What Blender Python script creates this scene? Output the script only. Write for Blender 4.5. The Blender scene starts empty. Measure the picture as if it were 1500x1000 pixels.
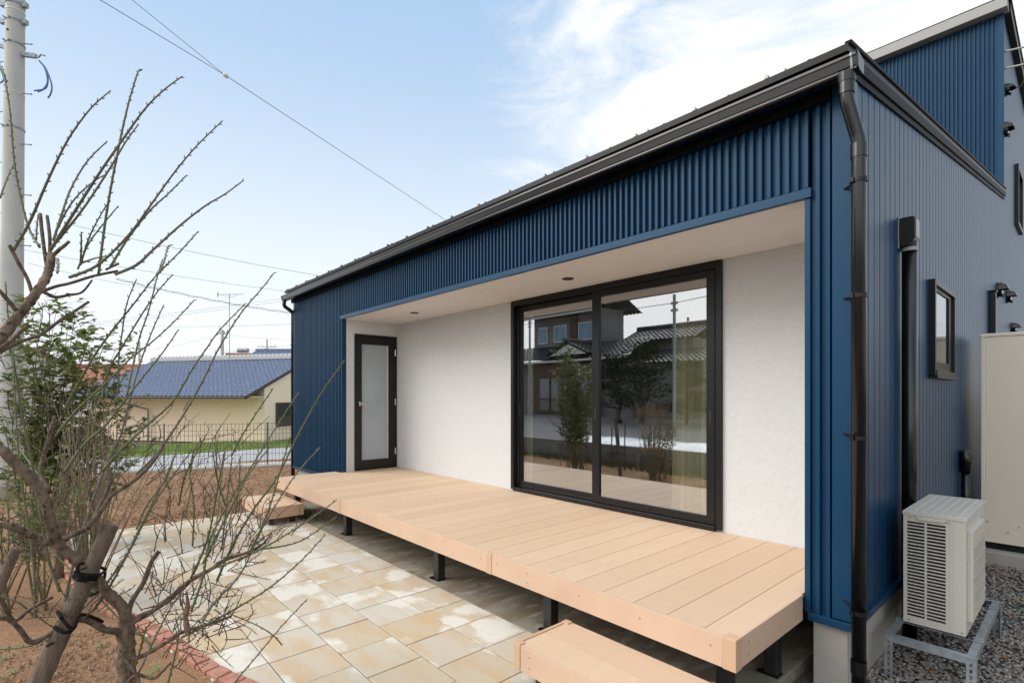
import bpy, bmesh, math, random
import numpy as np
from mathutils import Vector, Matrix
random.seed(7); rng = np.random.default_rng(7)
S = bpy.context.scene; COL = S.collection
PI = math.pi; R_ = math.radians

# ---------------------------------------------------------------- camera
FPX, CX, CY, YAW, EYE = 758.755, 750.0, 579.2, 0.8402, 1.6
cd = bpy.data.cameras.new('camera'); cam = bpy.data.objects.new('camera', cd); COL.objects.link(cam)
cam.location = (0, 0, EYE); cam.rotation_euler = (PI/2, 0, YAW)
cd.sensor_width = 36; cd.lens = FPX/1500*36; cd.shift_y = (CY-500)/1500
cd.clip_start = 0.05; cd.clip_end = 3000
S.camera = cam
CF = Vector((-math.sin(YAW), math.cos(YAW), 0)); CR = Vector((math.cos(YAW), math.sin(YAW), 0))
def P(px, py, d):                                   # survey helper: a point d metres deep in front of the tripod
    v = CF*d + CR*((px-CX)/FPX*d); return Vector((v.x, v.y, EYE+(CY-py)/FPX*d))

# ---------------------------------------------------------------- light
SUN_EL, SUN_AZ = R_(39), R_(-38)                     # hazy sun behind the photographer
SUN_DIR = Vector((math.sin(SUN_AZ)*math.cos(SUN_EL), -math.cos(SUN_AZ)*math.cos(SUN_EL), math.sin(SUN_EL)))
sd = bpy.data.lights.new('sun', 'SUN'); so = bpy.data.objects.new('sun', sd); COL.objects.link(so)
sd.energy = 1.5; sd.angle = R_(42); sd.color = (1.0, 0.965, 0.915)
so.rotation_euler = SUN_DIR.to_track_quat('Z', 'Y').to_euler()
S.view_settings.view_transform = 'Standard'; S.view_settings.look = 'None'
S.view_settings.gamma = 1; S.view_settings.exposure = 0.97
W = bpy.data.worlds.new('World'); S.world = W; W.use_nodes = True
def build_world():
    nt = W.node_tree; N = nt.nodes; L = nt.links; N.clear()
    out = N.new('ShaderNodeOutputWorld'); bg = N.new('ShaderNodeBackground')
    sky = N.new('ShaderNodeTexSky'); sky.sky_type = 'NISHITA'; sky.sun_disc = False
    sky.sun_elevation = SUN_EL; sky.sun_rotation = math.atan2(SUN_DIR.x, SUN_DIR.y)
    sky.air_density = 1.0; sky.dust_density = 1.5; sky.ozone_density = 1.2
    tc = N.new('ShaderNodeTexCoord'); sep = N.new('ShaderNodeSeparateXYZ'); L.new(tc.outputs['Generated'], sep.inputs[0])
    def math_(op, a, b=None, clamp=False):
        m = N.new('ShaderNodeMath'); m.operation = op; m.use_clamp = clamp
        for i, v in enumerate((a, b)):
            if v is None: continue
            if isinstance(v, (int, float)): m.inputs[i].default_value = v
            else: L.new(v, m.inputs[i])
        return m.outputs[0]
    def ramp(v, a, b, lo=0, hi=1):
        m = N.new('ShaderNodeMapRange'); m.interpolation_type = 'SMOOTHSTEP'; L.new(v, m.inputs[0])
        for i, q in zip((1, 2, 3, 4), (a, b, lo, hi)): m.inputs[i].default_value = q
        return m.outputs[0]
    def mix(f, a, b):
        m = N.new('ShaderNodeMix'); m.data_type = 'RGBA'
        if isinstance(f, (int, float)): m.inputs[0].default_value = f
        else: L.new(f, m.inputs[0])
        for k, v in ((6, a), (7, b)):
            if isinstance(v, tuple): m.inputs[k].default_value = (*v, 1)
            else: L.new(v, m.inputs[k])
        return m.outputs[2]
    # thin haze whitening towards the horizon, laid over the physical sky
    tint = mix(ramp(sep.outputs[2], 0.05, 0.66), (6.1, 6.45, 6.7), (2.75, 3.95, 5.5))
    haze = ramp(sep.outputs[2], 0.0, 0.62, 0.97, 0.92)
    c = mix(haze, sky.outputs[0], tint)
    # drifting cirrus: stretched noise in the sky's own directions
    mp = N.new('ShaderNodeMapping'); L.new(tc.outputs['Generated'], mp.inputs[0])
    mp.inputs['Rotation'].default_value = (0.2, 0.5, 0.55); mp.inputs['Scale'].default_value = (1.6, 3.0, 6.5)
    n1 = N.new('ShaderNodeTexNoise'); L.new(mp.outputs[0], n1.inputs[0]); n1.inputs['Scale'].default_value = 1.7
    n1.inputs['Detail'].default_value = 9; n1.inputs['Roughness'].default_value = 0.62; n1.inputs['Distortion'].default_value = 0.5
    d = N.new('ShaderNodeVectorMath'); d.operation = 'DOT_PRODUCT'; L.new(tc.outputs['Generated'], d.inputs[0])
    d.inputs[1].default_value = Vector((-0.22, 0.87, 0.44)).normalized()
    bank = ramp(d.outputs['Value'], 0.68, 1.0, -0.29, 0.30)
    cl = ramp(math_('ADD', n1.outputs['Fac'], bank), 0.47, 0.93, 0, 0.97)
    c = mix(cl, c, (6.9, 6.85, 6.8))
    veil = math_('MULTIPLY', ramp(sep.outputs[2], 0.72, 0.90), 0.85)            # white veil added overhead, out of view, to make the sky fill less blue
    c = mix(veil, c, (7.6, 7.6, 7.6))
    back = math_('MULTIPLY', ramp(sep.outputs[1], -0.15, -0.75), ramp(sep.outputs[2], -0.08, 0.14))   # glow added to the unseen sky on the sun side, brightening window reflections
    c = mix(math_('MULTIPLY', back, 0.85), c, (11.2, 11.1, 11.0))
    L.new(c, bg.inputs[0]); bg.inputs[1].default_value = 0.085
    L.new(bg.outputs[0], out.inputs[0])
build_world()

# ---------------------------------------------------------------- materials
def mat(name, col, rough=0.6, metal=0.0, spec=0.5, var=None, vscale=3.0, vamt=1.0, stretch=(1, 1, 1), bump=0.0, bscale=60.0,
        island=None, coat=0.0, spots=None, extra=None):
    m = bpy.data.materials.new(name); m.use_nodes = True
    nt = m.node_tree; N = nt.nodes; L = nt.links; b = N['Principled BSDF']
    b.inputs['Base Color'].default_value = (*col, 1); b.inputs['Roughness'].default_value = rough
    b.inputs['Metallic'].default_value = metal; b.inputs['Specular IOR Level'].default_value = spec
    b.inputs['Coat Weight'].default_value = coat
    geo = N.new('ShaderNodeNewGeometry'); src = geo.outputs['Position']
    def noise(scale, detail=6, st=(1, 1, 1), vec=None):
        mp = N.new('ShaderNodeMapping'); L.new(vec or src, mp.inputs[0]); mp.inputs['Scale'].default_value = st
        n = N.new('ShaderNodeTexNoise'); L.new(mp.outputs[0], n.inputs[0]); n.inputs['Scale'].default_value = scale
        n.inputs['Detail'].default_value = detail; return n.outputs['Fac']
    def mixc(f, a, c2, blend='MIX'):
        x = N.new('ShaderNodeMix'); x.data_type = 'RGBA'; x.blend_type = blend
        if isinstance(f, (int, float)): x.inputs[0].default_value = f
        else: L.new(f, x.inputs[0])
        for k, v in ((6, a), (7, c2)):
            if isinstance(v, tuple): x.inputs[k].default_value = (*v, 1)
            else: L.new(v, x.inputs[k])
        return x.outputs[2]
    def rng_(v, a, c2, lo=0, hi=1):
        q = N.new('ShaderNodeMapRange'); L.new(v, q.inputs[0]); q.clamp = True
        for i, t in zip((1, 2, 3, 4), (a, c2, lo, hi)): q.inputs[i].default_value = t
        return q.outputs[0]
    cur = tuple(col)
    if var: cur = mixc(rng_(noise(vscale, 8, stretch), 0.35, 0.68, 0, vamt), cur, tuple(var))
    if island: cur = mixc(rng_(geo.outputs['Random Per Island'], 0, 1, 0, island[1]), cur, tuple(island[0]))
    if spots:                                         # (colour, scale, threshold, amount)
        cur = mixc(rng_(noise(spots[1], 4), spots[2], spots[2]+0.08, 0, spots[3]), cur, tuple(spots[0]))
    if extra: cur = extra(N, L, geo, noise, mixc, rng_, cur)
    if not isinstance(cur, tuple): L.new(cur, b.inputs['Base Color'])
    if bump:
        bp = N.new('ShaderNodeBump'); bp.inputs['Strength'].default_value = bump; bp.inputs['Distance'].default_value = 0.01
        L.new(noise(bscale, 5), bp.inputs['Height']); L.new(bp.outputs[0], b.inputs['Normal'])
    return m

def paver_extra(N, L, geo, noise, mixc, rng_, cur):
    cb = N.new('ShaderNodeCombineXYZ'); m1 = N.new('ShaderNodeMath'); m1.operation = 'MULTIPLY'; m1.inputs[1].default_value = 37
    L.new(geo.outputs['Random Per Island'], m1.inputs[0]); L.new(m1.outputs[0], cb.inputs[0]); L.new(m1.outputs[0], cb.inputs[2])
    ad = N.new('ShaderNodeVectorMath'); ad.operation = 'ADD'; L.new(geo.outputs['Position'], ad.inputs[0]); L.new(cb.outputs[0], ad.inputs[1])
    a = mixc(rng_(noise(5.5, 5, (0.45, 1.3, 1), ad.outputs[0]), 0.46, 0.70, 0, 0.85), cur, (0.53, 0.375, 0.215))   # iron-gold veins
    a = mixc(rng_(noise(2.3, 7, (0.8, 1.25, 1), ad.outputs[0]), 0.545, 0.605, 0, 0.95), a, (0.68, 0.645, 0.57))     # dry pale bloom
    a = mixc(rng_(noise(26, 4), 0.45, 0.75, 0, 0.15), a, (0.42, 0.37, 0.30))
    return mixc(rng_(noise(150, 2), 0.70, 0.74, 0, 0.5), a, (0.12, 0.10, 0.07))
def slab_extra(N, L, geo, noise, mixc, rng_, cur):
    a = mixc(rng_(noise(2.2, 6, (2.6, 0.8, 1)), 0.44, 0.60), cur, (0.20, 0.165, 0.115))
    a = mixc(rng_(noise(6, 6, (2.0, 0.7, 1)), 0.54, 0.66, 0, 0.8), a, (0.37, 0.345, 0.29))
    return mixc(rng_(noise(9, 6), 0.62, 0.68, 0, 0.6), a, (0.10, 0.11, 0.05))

M = dict(
    blue=mat('blue_cladding', (0.0072, 0.038, 0.086), 0.38, 0.0, 0.24, var=(0.0086, 0.043, 0.096), vscale=1.3, bump=0.02, bscale=500),
    blue_trim=mat('blue_trim', (0.0085, 0.040, 0.088), 0.32, 0.0, 0.28, bump=0.01, bscale=400),
    black=mat('black_metal', (0.005, 0.005, 0.006), 0.38, 0.0, 0.35),
    gutter=mat('black_gutter', (0.0035, 0.0035, 0.004), 0.24, 0.0, 0.55),
    roof=mat('dark_roof', (0.006, 0.006, 0.0065), 0.38, 0.0, 0.18),
    snow=mat('snow_guard_steel', (0.22, 0.22, 0.20), 0.4, 0.6),
    capgrey=mat('grey_coping', (0.30, 0.295, 0.285), 0.6),
    plaster=mat('white_plaster', (0.62, 0.626, 0.628), 0.9, spec=0.2, var=(0.585, 0.592, 0.594), vscale=26, bump=0.7, bscale=130),
    soffit=mat('soffit_board', (0.70, 0.685, 0.665), 0.85, spec=0.2, var=(0.68, 0.665, 0.645), vscale=4),
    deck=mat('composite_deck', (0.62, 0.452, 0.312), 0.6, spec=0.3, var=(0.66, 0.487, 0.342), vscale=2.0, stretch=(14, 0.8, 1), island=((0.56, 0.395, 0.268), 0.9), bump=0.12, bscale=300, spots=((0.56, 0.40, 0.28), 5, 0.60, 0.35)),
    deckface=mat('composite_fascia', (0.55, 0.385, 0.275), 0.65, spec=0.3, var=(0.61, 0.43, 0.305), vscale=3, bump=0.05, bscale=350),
    deckend=mat('composite_trim', (0.55, 0.365, 0.235), 0.6, spec=0.3),
    screw=mat('screw_head', (0.30, 0.19, 0.12), 0.5),
    post=mat('black_post', (0.014, 0.014, 0.015), 0.35, var=(0.028, 0.028, 0.028), vscale=8),
    concrete=mat('concrete', (0.40, 0.385, 0.355), 0.9, spec=0.2, var=(0.31, 0.295, 0.265), vscale=2.5, bump=0.25, bscale=90),
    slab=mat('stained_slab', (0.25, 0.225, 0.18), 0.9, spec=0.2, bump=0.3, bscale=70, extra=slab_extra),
    paver=mat('sandstone_paver', (0.52, 0.425, 0.295), 0.8, spec=0.25, island=((0.56, 0.525, 0.455), 1.0), bump=0.25, bscale=55, extra=paver_extra),
    brick=mat('red_brick', (0.40, 0.185, 0.13), 0.9, spec=0.2, var=(0.50, 0.28, 0.215), vscale=18, island=((0.36, 0.155, 0.105), 0.8), bump=0.5, bscale=80),
    soil=mat('garden_soil', (0.20, 0.112, 0.062), 0.95, spec=0.1, var=(0.30, 0.182, 0.105), vscale=1.4, bump=1.0, bscale=38, spots=((0.40, 0.29, 0.20), 90, 0.58, 0.8)),
    earth=mat('far_ground', (0.21, 0.18, 0.14), 0.95, spec=0.1, var=(0.16, 0.15, 0.10), vscale=0.2),
    asphalt=mat('asphalt', (0.36, 0.37, 0.375), 0.75, var=(0.30, 0.31, 0.315), vscale=1.5, bump=0.2, bscale=70),
    grass=mat('lawn', (0.13, 0.19, 0.045), 0.9, spec=0.1, var=(0.18, 0.245, 0.06), vscale=1.8),
    frame=mat('dark_sash', (0.006, 0.0065, 0.0075), 0.38, 0.0, 0.35),
    doorframe=mat('door_frame', (0.010, 0.010, 0.010), 0.45, 0.0, 0.35),
    steel=mat('brushed_steel', (0.62, 0.61, 0.58), 0.3, 0.9),
    galv=mat('galvanised_steel', (0.22, 0.25, 0.275), 0.5, 0.45, var=(0.33, 0.36, 0.385), vscale=22),
    acw=mat('ac_casing', (0.55, 0.53, 0.475), 0.45, var=(0.53, 0.51, 0.455), vscale=3, bump=0.03, bscale=400),
    acdark=mat('ac_inside', (0.010, 0.013, 0.016), 0.6),
    tank=mat('cream_panel', (0.74, 0.685, 0.575), 0.45, var=(0.71, 0.655, 0.545), vscale=1.2),
    pebble=mat('pebbles', (0.125, 0.12, 0.115), 0.75, spec=0.3, island=((0.33, 0.31, 0.28), 0.95), var=(0.13, 0.125, 0.13), vscale=19, spots=((0.36, 0.27, 0.19), 23, 0.64, 0.8)),
    gravelbed=mat('gravel_bed', (0.085, 0.08, 0.075), 0.95, spec=0.1, var=(0.14, 0.13, 0.12), vscale=40, bump=1.0, bscale=60),
    pole=mat('concrete_pole', (0.58, 0.555, 0.51), 0.85, spec=0.2, var=(0.48, 0.46, 0.42), vscale=3, stretch=(1, 1, 0.3), bump=0.1, bscale=60),
    wire=mat('cable', (0.06, 0.065, 0.075), 0.6), bluewire=mat('blue_cable', (0.02, 0.12, 0.30), 0.5),
    ceramic=mat('ceramic', (0.75, 0.73, 0.68), 0.3),
    bark=mat('plum_bark', (0.115, 0.084, 0.060), 0.95, spec=0.15, var=(0.25, 0.195, 0.135), vscale=30, stretch=(1, 1, 0.45), bump=1.0, bscale=55, spots=((0.05, 0.038, 0.03), 34, 0.57, 0.85)),
    twig=mat('twig_bark', (0.085, 0.060, 0.046), 0.9, spec=0.15, var=(0.19, 0.145, 0.11), vscale=38, bump=0.8, bscale=90),
    shoot=mat('green_shoot', (0.085, 0.105, 0.035), 0.6, spec=0.35, var=(0.13, 0.125, 0.065), vscale=7),
    shootgrey=mat('grey_shoot', (0.115, 0.115, 0.075), 0.65, spec=0.35, var=(0.17, 0.16, 0.125), vscale=8),
    stake=mat('weathered_stake', (0.185, 0.145, 0.108), 0.9, spec=0.15, var=(0.105, 0.08, 0.062), vscale=9, stretch=(4, 4, 0.5), bump=0.4, bscale=60),
    rope=mat('black_rope', (0.016, 0.014, 0.013), 0.95, spec=0.1, bump=0.8, bscale=120),
    leaf=mat('evergreen_leaf', (0.075, 0.115, 0.034), 0.42, spec=0.45, island=((0.19, 0.215, 0.075), 0.95), spots=((0.16, 0.17, 0.04), 9, 0.63, 0.6)),
    stem=mat('green_stem', (0.16, 0.15, 0.075), 0.8, spec=0.2, var=(0.24, 0.20, 0.12), vscale=9),
    tan=mat('tan_branch', (0.24, 0.20, 0.125), 0.85, spec=0.2, var=(0.20, 0.15, 0.10), vscale=12),
    dry=mat('dry_leaf', (0.30, 0.13, 0.05), 0.8, island=((0.20, 0.10, 0.05), 1.0)),
    beige=mat('beige_wall', (0.93, 0.75, 0.57), 0.85, spec=0.2, var=(0.91, 0.73, 0.55), vscale=1.5),
    tile=mat('blue_grey_tile', (0.115, 0.15, 0.235), 0.33, spec=0.5, var=(0.155, 0.19, 0.275), vscale=5, spots=((0.24, 0.27, 0.33), 1.1, 0.66, 0.5)),
    tiletrim=mat('ridge_plaster', (0.45, 0.44, 0.42), 0.8), brown=mat('brown_fascia', (0.055, 0.035, 0.03), 0.6),
    orange=mat('orange_tile', (0.40, 0.165, 0.105), 0.7, var=(0.34, 0.14, 0.09), vscale=2), white=mat('white_wall', (0.78, 0.77, 0.74), 0.85, spec=0.2),
    darktile=mat('dark_tile', (0.045, 0.047, 0.052), 0.45, var=(0.065, 0.067, 0.072), vscale=3),
    oldwood=mat('old_wood', (0.085, 0.055, 0.038), 0.8, var=(0.16, 0.10, 0.06), vscale=4, stretch=(8, 8, 0.5)), greywall=mat('grey_wall', (0.24, 0.23, 0.215), 0.85, var=(0.20, 0.19, 0.18), vscale=1),
    windowblue=mat('blue_window', (0.10, 0.25, 0.36), 0.1, spec=0.8), paleglass=mat('pale_glass', (0.28, 0.29, 0.29), 0.25),
    pine=mat('pine_needles', (0.018, 0.035, 0.012), 0.8, spec=0.2, island=((0.035, 0.055, 0.02), 1.0)),
    block=mat('concrete_block', (0.26, 0.255, 0.24), 0.95, spec=0.1, var=(0.18, 0.175, 0.16), vscale=3, bump=0.3, bscale=60),
    sheet=mat('pale_sheet', (0.34, 0.42, 0.50), 0.35),
    roomwall=mat('room_paper', (0.55, 0.53, 0.49), 0.9), roomfloor=mat('room_floor', (0.20, 0.12, 0.07), 0.5), chairwood=mat('chair_wood', (0.30, 0.15, 0.06), 0.5),
    blind=mat('blind', (0.78, 0.78, 0.78), 0.6), rubber=mat('rubber', (0.02, 0.02, 0.02), 0.8), moss=mat('moss', (0.10, 0.12, 0.03), 0.95, var=(0.06, 0.09, 0.02), vscale=30),
    plinthwhite=mat('kerb_concrete', (0.58, 0.57, 0.54), 0.9, spec=0.2, var=(0.50, 0.49, 0.46), vscale=3),
    fasciablack=mat('black_fascia', (0.006, 0.006, 0.0065), 0.5, spec=0.06),
    fencewire=mat('fence_wire', (0.10, 0.10, 0.10), 0.5, 0.3),
    lens=mat('downlight_lens', (0.10, 0.09, 0.08), 0.3),
)
def glass(name, tint, refl0, refl1, rough=0.0):
    m = bpy.data.materials.new(name); m.use_nodes = True
    nt = m.node_tree; N = nt.nodes; L = nt.links; N.clear()
    o = N.new('ShaderNodeOutputMaterial'); t = N.new('ShaderNodeBsdfTransparent'); t.inputs[0].default_value = (*tint, 1)
    g = N.new('ShaderNodeBsdfGlossy'); g.inputs['Roughness'].default_value = rough; g.inputs['Color'].default_value = (0.96, 0.98, 1, 1)
    lw = N.new('ShaderNodeLayerWeight'); lw.inputs[0].default_value = 0.35
    mr = N.new('ShaderNodeMapRange'); L.new(lw.outputs['Fresnel'], mr.inputs[0]); mr.inputs[3].default_value = refl0; mr.inputs[4].default_value = refl1
    mx = N.new('ShaderNodeMixShader'); L.new(mr.outputs[0], mx.inputs[0]); L.new(t.outputs[0], mx.inputs[1]); L.new(g.outputs[0], mx.inputs[2])
    L.new(mx.outputs[0], o.inputs[0]); return m
M['glass'] = glass('window_glass', (0.93, 0.95, 0.92), 0.42, 0.92)
M['sideglass'] = glass('side_glass', (0.85, 0.88, 0.86), 0.15, 0.95)
def frosted():
    m = mat('frosted_glass', (0.30, 0.34, 0.38), 0.18, spec=0.6, var=(0.36, 0.395, 0.425), vscale=1.6, coat=0.2); return m
M['frost'] = frosted()
def curtain_mat():
    m = mat('sheer_curtain', (0.88, 0.85, 0.58), 0.9, spec=0.1)
    N = m.node_tree.nodes; L = m.node_tree.links; b = N['Principled BSDF']; o = N['Material Output']
    t = N.new('ShaderNodeBsdfTranslucent'); t.inputs[0].default_value = (0.88, 0.85, 0.58, 1)
    x = N.new('ShaderNodeMixShader'); x.inputs[0].default_value = 0.35; L.new(b.outputs[0], x.inputs[1]); L.new(t.outputs[0], x.inputs[2]); L.new(x.outputs[0], o.inputs[0]); return m
M['curtain'] = curtain_mat()
for k_ in ('blue', 'blue_trim'): M[k_].node_tree.nodes['Principled BSDF'].inputs['Specular Tint'].default_value = (0.62, 0.82, 1.0, 1)
def leafy(m, c):
    N = m.node_tree.nodes; L = m.node_tree.links; b = N['Principled BSDF']; o = N['Material Output']
    t = N.new('ShaderNodeBsdfTranslucent'); t.inputs[0].default_value = (*c, 1)
    x = N.new('ShaderNodeMixShader'); x.inputs[0].default_value = 0.4; L.new(b.outputs[0], x.inputs[1]); L.new(t.outputs[0], x.inputs[2]); L.new(x.outputs[0], o.inputs[0])
leafy(M['leaf'], (0.17, 0.21, 0.05))

# ---------------------------------------------------------------- mesh helpers
class MB:
    def __init__(s): s.v = []; s.f = []
    def add(s, vs, fs):
        n = len(s.v); s.v += [tuple(v) for v in vs]; s.f += [tuple(i+n for i in f) for f in fs]; return s
    def box(s, x0, x1, y0, y1, z0, z1):
        return s.add([(x, y, z) for z in (z0, z1) for y in (y0, y1) for x in (x0, x1)],
                     [(0, 2, 3, 1), (4, 5, 7, 6), (0, 1, 5, 4), (2, 6, 7, 3), (0, 4, 6, 2), (1, 3, 7, 5)])
    def obox(s, c, ax, half):                        # oriented box: centre, 3 axes, half sizes
        c = Vector(c); ax = [Vector(a).normalized()*h for a, h in zip(ax, half)]
        return s.add([c+ax[0]*i+ax[1]*j+ax[2]*k for k in (-1, 1) for j in (-1, 1) for i in (-1, 1)],
                     [(0, 2, 3, 1), (4, 5, 7, 6), (0, 1, 5, 4), (2, 6, 7, 3), (0, 4, 6, 2), (1, 3, 7, 5)])
    def tube(s, pts, rad, n=8, cap=True, jit=0.0):
        pts = [Vector(p) for p in pts]; k = len(pts)
        if not hasattr(rad, '__len__'): rad = [rad]*k
        t0 = (pts[1]-pts[0]).normalized(); u = t0.orthogonal().normalized(); base = len(s.v)
        for i, p in enumerate(pts):
            t = (pts[min(i+1, k-1)]-pts[max(i-1, 0)]).normalized()
            u = (u-t*u.dot(t)); u = u.normalized() if u.length > 1e-6 else t.orthogonal().normalized(); w = t.cross(u)
            for j in range(n):
                a = 2*PI*j/n; s.v.append(tuple(p+(u*math.cos(a)+w*math.sin(a))*rad[i]*(1+(random.uniform(-jit, jit) if jit else 0))))
        for i in range(k-1):
            for j in range(n):
                a, b = base+i*n+j, base+i*n+(j+1) % n; s.f.append((a, b, b+n, a+n))
        if cap: s.f.append(tuple(base+j for j in reversed(range(n)))); s.f.append(tuple(base+(k-1)*n+j for j in range(n)))
        return s
    def prism(s, poly, axis, a, b):                  # poly in the two other axes, extruded from a to b
        def pt(p, t): return {'x': (t, p[0], p[1]), 'y': (p[0], t, p[1]), 'z': (p[0], p[1], t)}[axis]
        n = len(poly); vs = [pt(p, a) for p in poly]+[pt(p, b) for p in poly]
        return s.add(vs, [(i, (i+1) % n, (i+1) % n+n, i+n) for i in range(n)]+[tuple(reversed(range(n))), tuple(range(n, 2*n))])
    def quad(s, a, b, c, d): return s.add([a, b, c, d], [(0, 1, 2, 3)])
    def build(s, name, m, parent=None, smooth=False, bevel=0.0, fix=True):
        me = bpy.data.meshes.new(name); me.from_pydata(s.v, [], s.f); me.materials.append(M[m] if isinstance(m, str) else m)
        if fix:
            bm = bmesh.new(); bm.from_mesh(me); bmesh.ops.recalc_face_normals(bm, faces=bm.faces); bm.to_mesh(me); bm.free()
        o = bpy.data.objects.new(name, me); COL.objects.link(o)
        if smooth: me.polygons.foreach_set('use_smooth', [True]*len(me.polygons))
        if bevel:
            q = o.modifiers.new('bevel', 'BEVEL'); q.width = bevel; q.segments = 2; q.limit_method = 'ANGLE'; q.angle_limit = R_(40)
        if parent:
            o.parent = parent; o.matrix_parent_inverse = Matrix.Translation(parent.location).inverted()
        return o
def tag(o, label=None, cat=None, group=None, kind=None):
    if label: o['label'] = label
    if cat: o['category'] = cat
    if group: o['group'] = group
    if kind: o['kind'] = kind
    return o
def empty(name, loc, label, cat, group=None):
    o = bpy.data.objects.new(name, None); COL.objects.link(o); o.location = loc; o.empty_display_size = 0.2
    return tag(o, label, cat, group)
def struct(o, label=None, cat=None): return tag(o, label, cat, kind='structure')
def catmull(pts, n=4):
    pts = [Vector(p) for p in pts]; out = []
    for i in range(len(pts)-1):
        p0 = pts[max(i-1, 0)]; p1 = pts[i]; p2 = pts[i+1]; p3 = pts[min(i+2, len(pts)-1)]
        for k in range(n):
            t = k/n; out.append(0.5*((2*p1)+(p2-p0)*t+(2*p0-5*p1+4*p2-p3)*t*t+(3*p1-p0-3*p2+p3)*t**3))
    out.append(pts[-1]); return out

# ---------------------------------------------------------------- ground
def height(x, y):
    h = -0.13
    if x < -14.4: h -= 0.72*min(1, (-14.4-x)/1.6)
    if y < -2.2: h += min(0.62, (-2.2-y)*0.047)
    return h
xs = sorted(set([-600, -300, -150, -90, -60, -45, -36, -30, -25, -20, -17]+[-16+0.4*i for i in range(6)]+[-13, -11, -9, -7, -5, -3, -1, 1, 3, 6, 10, 20, 50, 150, 400]))
ys = sorted(set([-400, -150, -60, -30, -24, -20, -17, -15.5, -13, -10, -7, -5, -3.5, -2.2, -1, 0, 2, 4, 7, 11, 16, 25, 40, 80, 200, 500]))
g = MB(); g.add([(x, y, height(x, y)) for x in xs for y in ys], [(i*len(ys)+j, (i+1)*len(ys)+j, (i+1)*len(ys)+j+1, i*len(ys)+j+1) for i in range(len(xs)-1) for j in range(len(ys)-1)])
struct(g.build('ground', 'earth'), 'dull brown open ground reaching to the horizon', 'ground')
def soil_sheet():
    s = MB(); nx, ny = 150, 110; X = np.linspace(-13.75, 0.3, nx); Y = np.linspace(-1.45, 7.0, ny)
    for x in X:
        for y in Y:
            z = -0.010+0.006*math.sin(x*3.1+y*2.3)*math.sin(y*4.1-x)+random.uniform(-0.006, 0.006)
            if x > -8.5 and 0.1 < y: z = min(z, -0.014)
            s.v.append((x, y, z if not (x > -1.3 and y > 1.0) else -0.09))
    s.f = [(i*ny+j, (i+1)*ny+j, (i+1)*ny+j+1, i*ny+j+1) for i in range(nx-1) for j in range(ny-1)]
    return s.build('soil', 'soil', smooth=True)
struct(soil_sheet(), 'bare reddish brown garden soil around the patio', 'soil')
# small soil crumbs and grit scattered over the bare bed
def crumbs(n):
    V = []; Fc = []
    for i in range(n):
        if i < n*0.4: x, y = random.uniform(-4.6, -2.0), random.uniform(-0.6, 0.75)
        else: x, y = random.uniform(-13, -7.9), random.uniform(0.2, 4.5)
        if x > -4.3 and y > 0.30+0.12*(x+4.3): continue
        r = random.uniform(0.003, 0.010)*(1.0 if i < n*0.4 else 1.9); b = len(V); ph = random.random()*6
        V += [(x+r*math.cos(ph+a)*random.uniform(.7, 1.3), y+r*math.sin(ph+a)*random.uniform(.7, 1.3), -0.008) for a in (0, 1.57, 3.14, 4.71)]+[(x, y, -0.006+r)]
        Fc += [(b+k, b+(k+1) % 4, b+4) for k in range(4)]
    m = MB(); m.v = V; m.f = Fc; return m
tag(crumbs(14000).build('soil_crumbs', mat('soil_crumb', (0.19, 0.11, 0.065), 0.95, spec=0.1, island=((0.42, 0.30, 0.20), 1.0)), fix=False), 'loose crumbs of brown earth on the bare bed', 'soil crumbs', kind='stuff')

# concrete slab below the deck
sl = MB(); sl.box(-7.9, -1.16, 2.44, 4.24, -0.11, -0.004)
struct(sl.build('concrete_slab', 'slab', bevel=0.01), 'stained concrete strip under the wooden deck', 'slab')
# patio pavers: one paved sheet, running bond
pv = MB(); T = 0.3625
for r in range(7):
    y1 = 2.437-r*T; y0 = y1-T; off = (0.5*T if r % 3 == 2 else 0)+random.uniform(-.01, .01)
    x = -2.925+off+T*6
    while x > -7.75:
        x0 = max(x-T, -7.74)
        ok = (x0+T*0.2 < -0.9+0) and x-x0 > 0.05 and x < -1.0
        by = lambda xx: float(np.interp(xx, (-10.4, -8.2, -6.2, -5.2, -4.5, -4.0, -3.55, -3.2, -2.6, -2.1), (.10, .13, .15, .28, .47, .60, .685, .78, 1.0, 1.22)))
        lim = min(by(x0), by(x))+0.02
        yy0 = max(y0, lim)
        if ok and y1-yy0 > 0.05:
            gx = 0.0035; dz = random.uniform(-0.002, 0.002)
            pv.box(x0+gx, x-gx, yy0+gx, y1-gx, -0.05, 0.0+dz)
        x -= T
struct(pv.build('patio', 'paver', bevel=0.003), 'square honey and cream sandstone paving laid in courses', 'patio')
gj = MB(); gj.add([(-7.75, 0.25, -0.013), (-5.3, 0.25, -0.013), (-3.3, 0.80, -0.013), (-1.0, 1.6, -0.013), (-1.0, 2.44, -0.013), (-7.75, 2.44, -0.013)], [(0, 1, 2, 3, 4, 5)])
struct(gj.build('paving_bed', mat('joint_sand', (0.17, 0.135, 0.085), 0.95, spec=0.1)), 'dark sand bed showing in the paving joints', 'paving bed')
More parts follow.
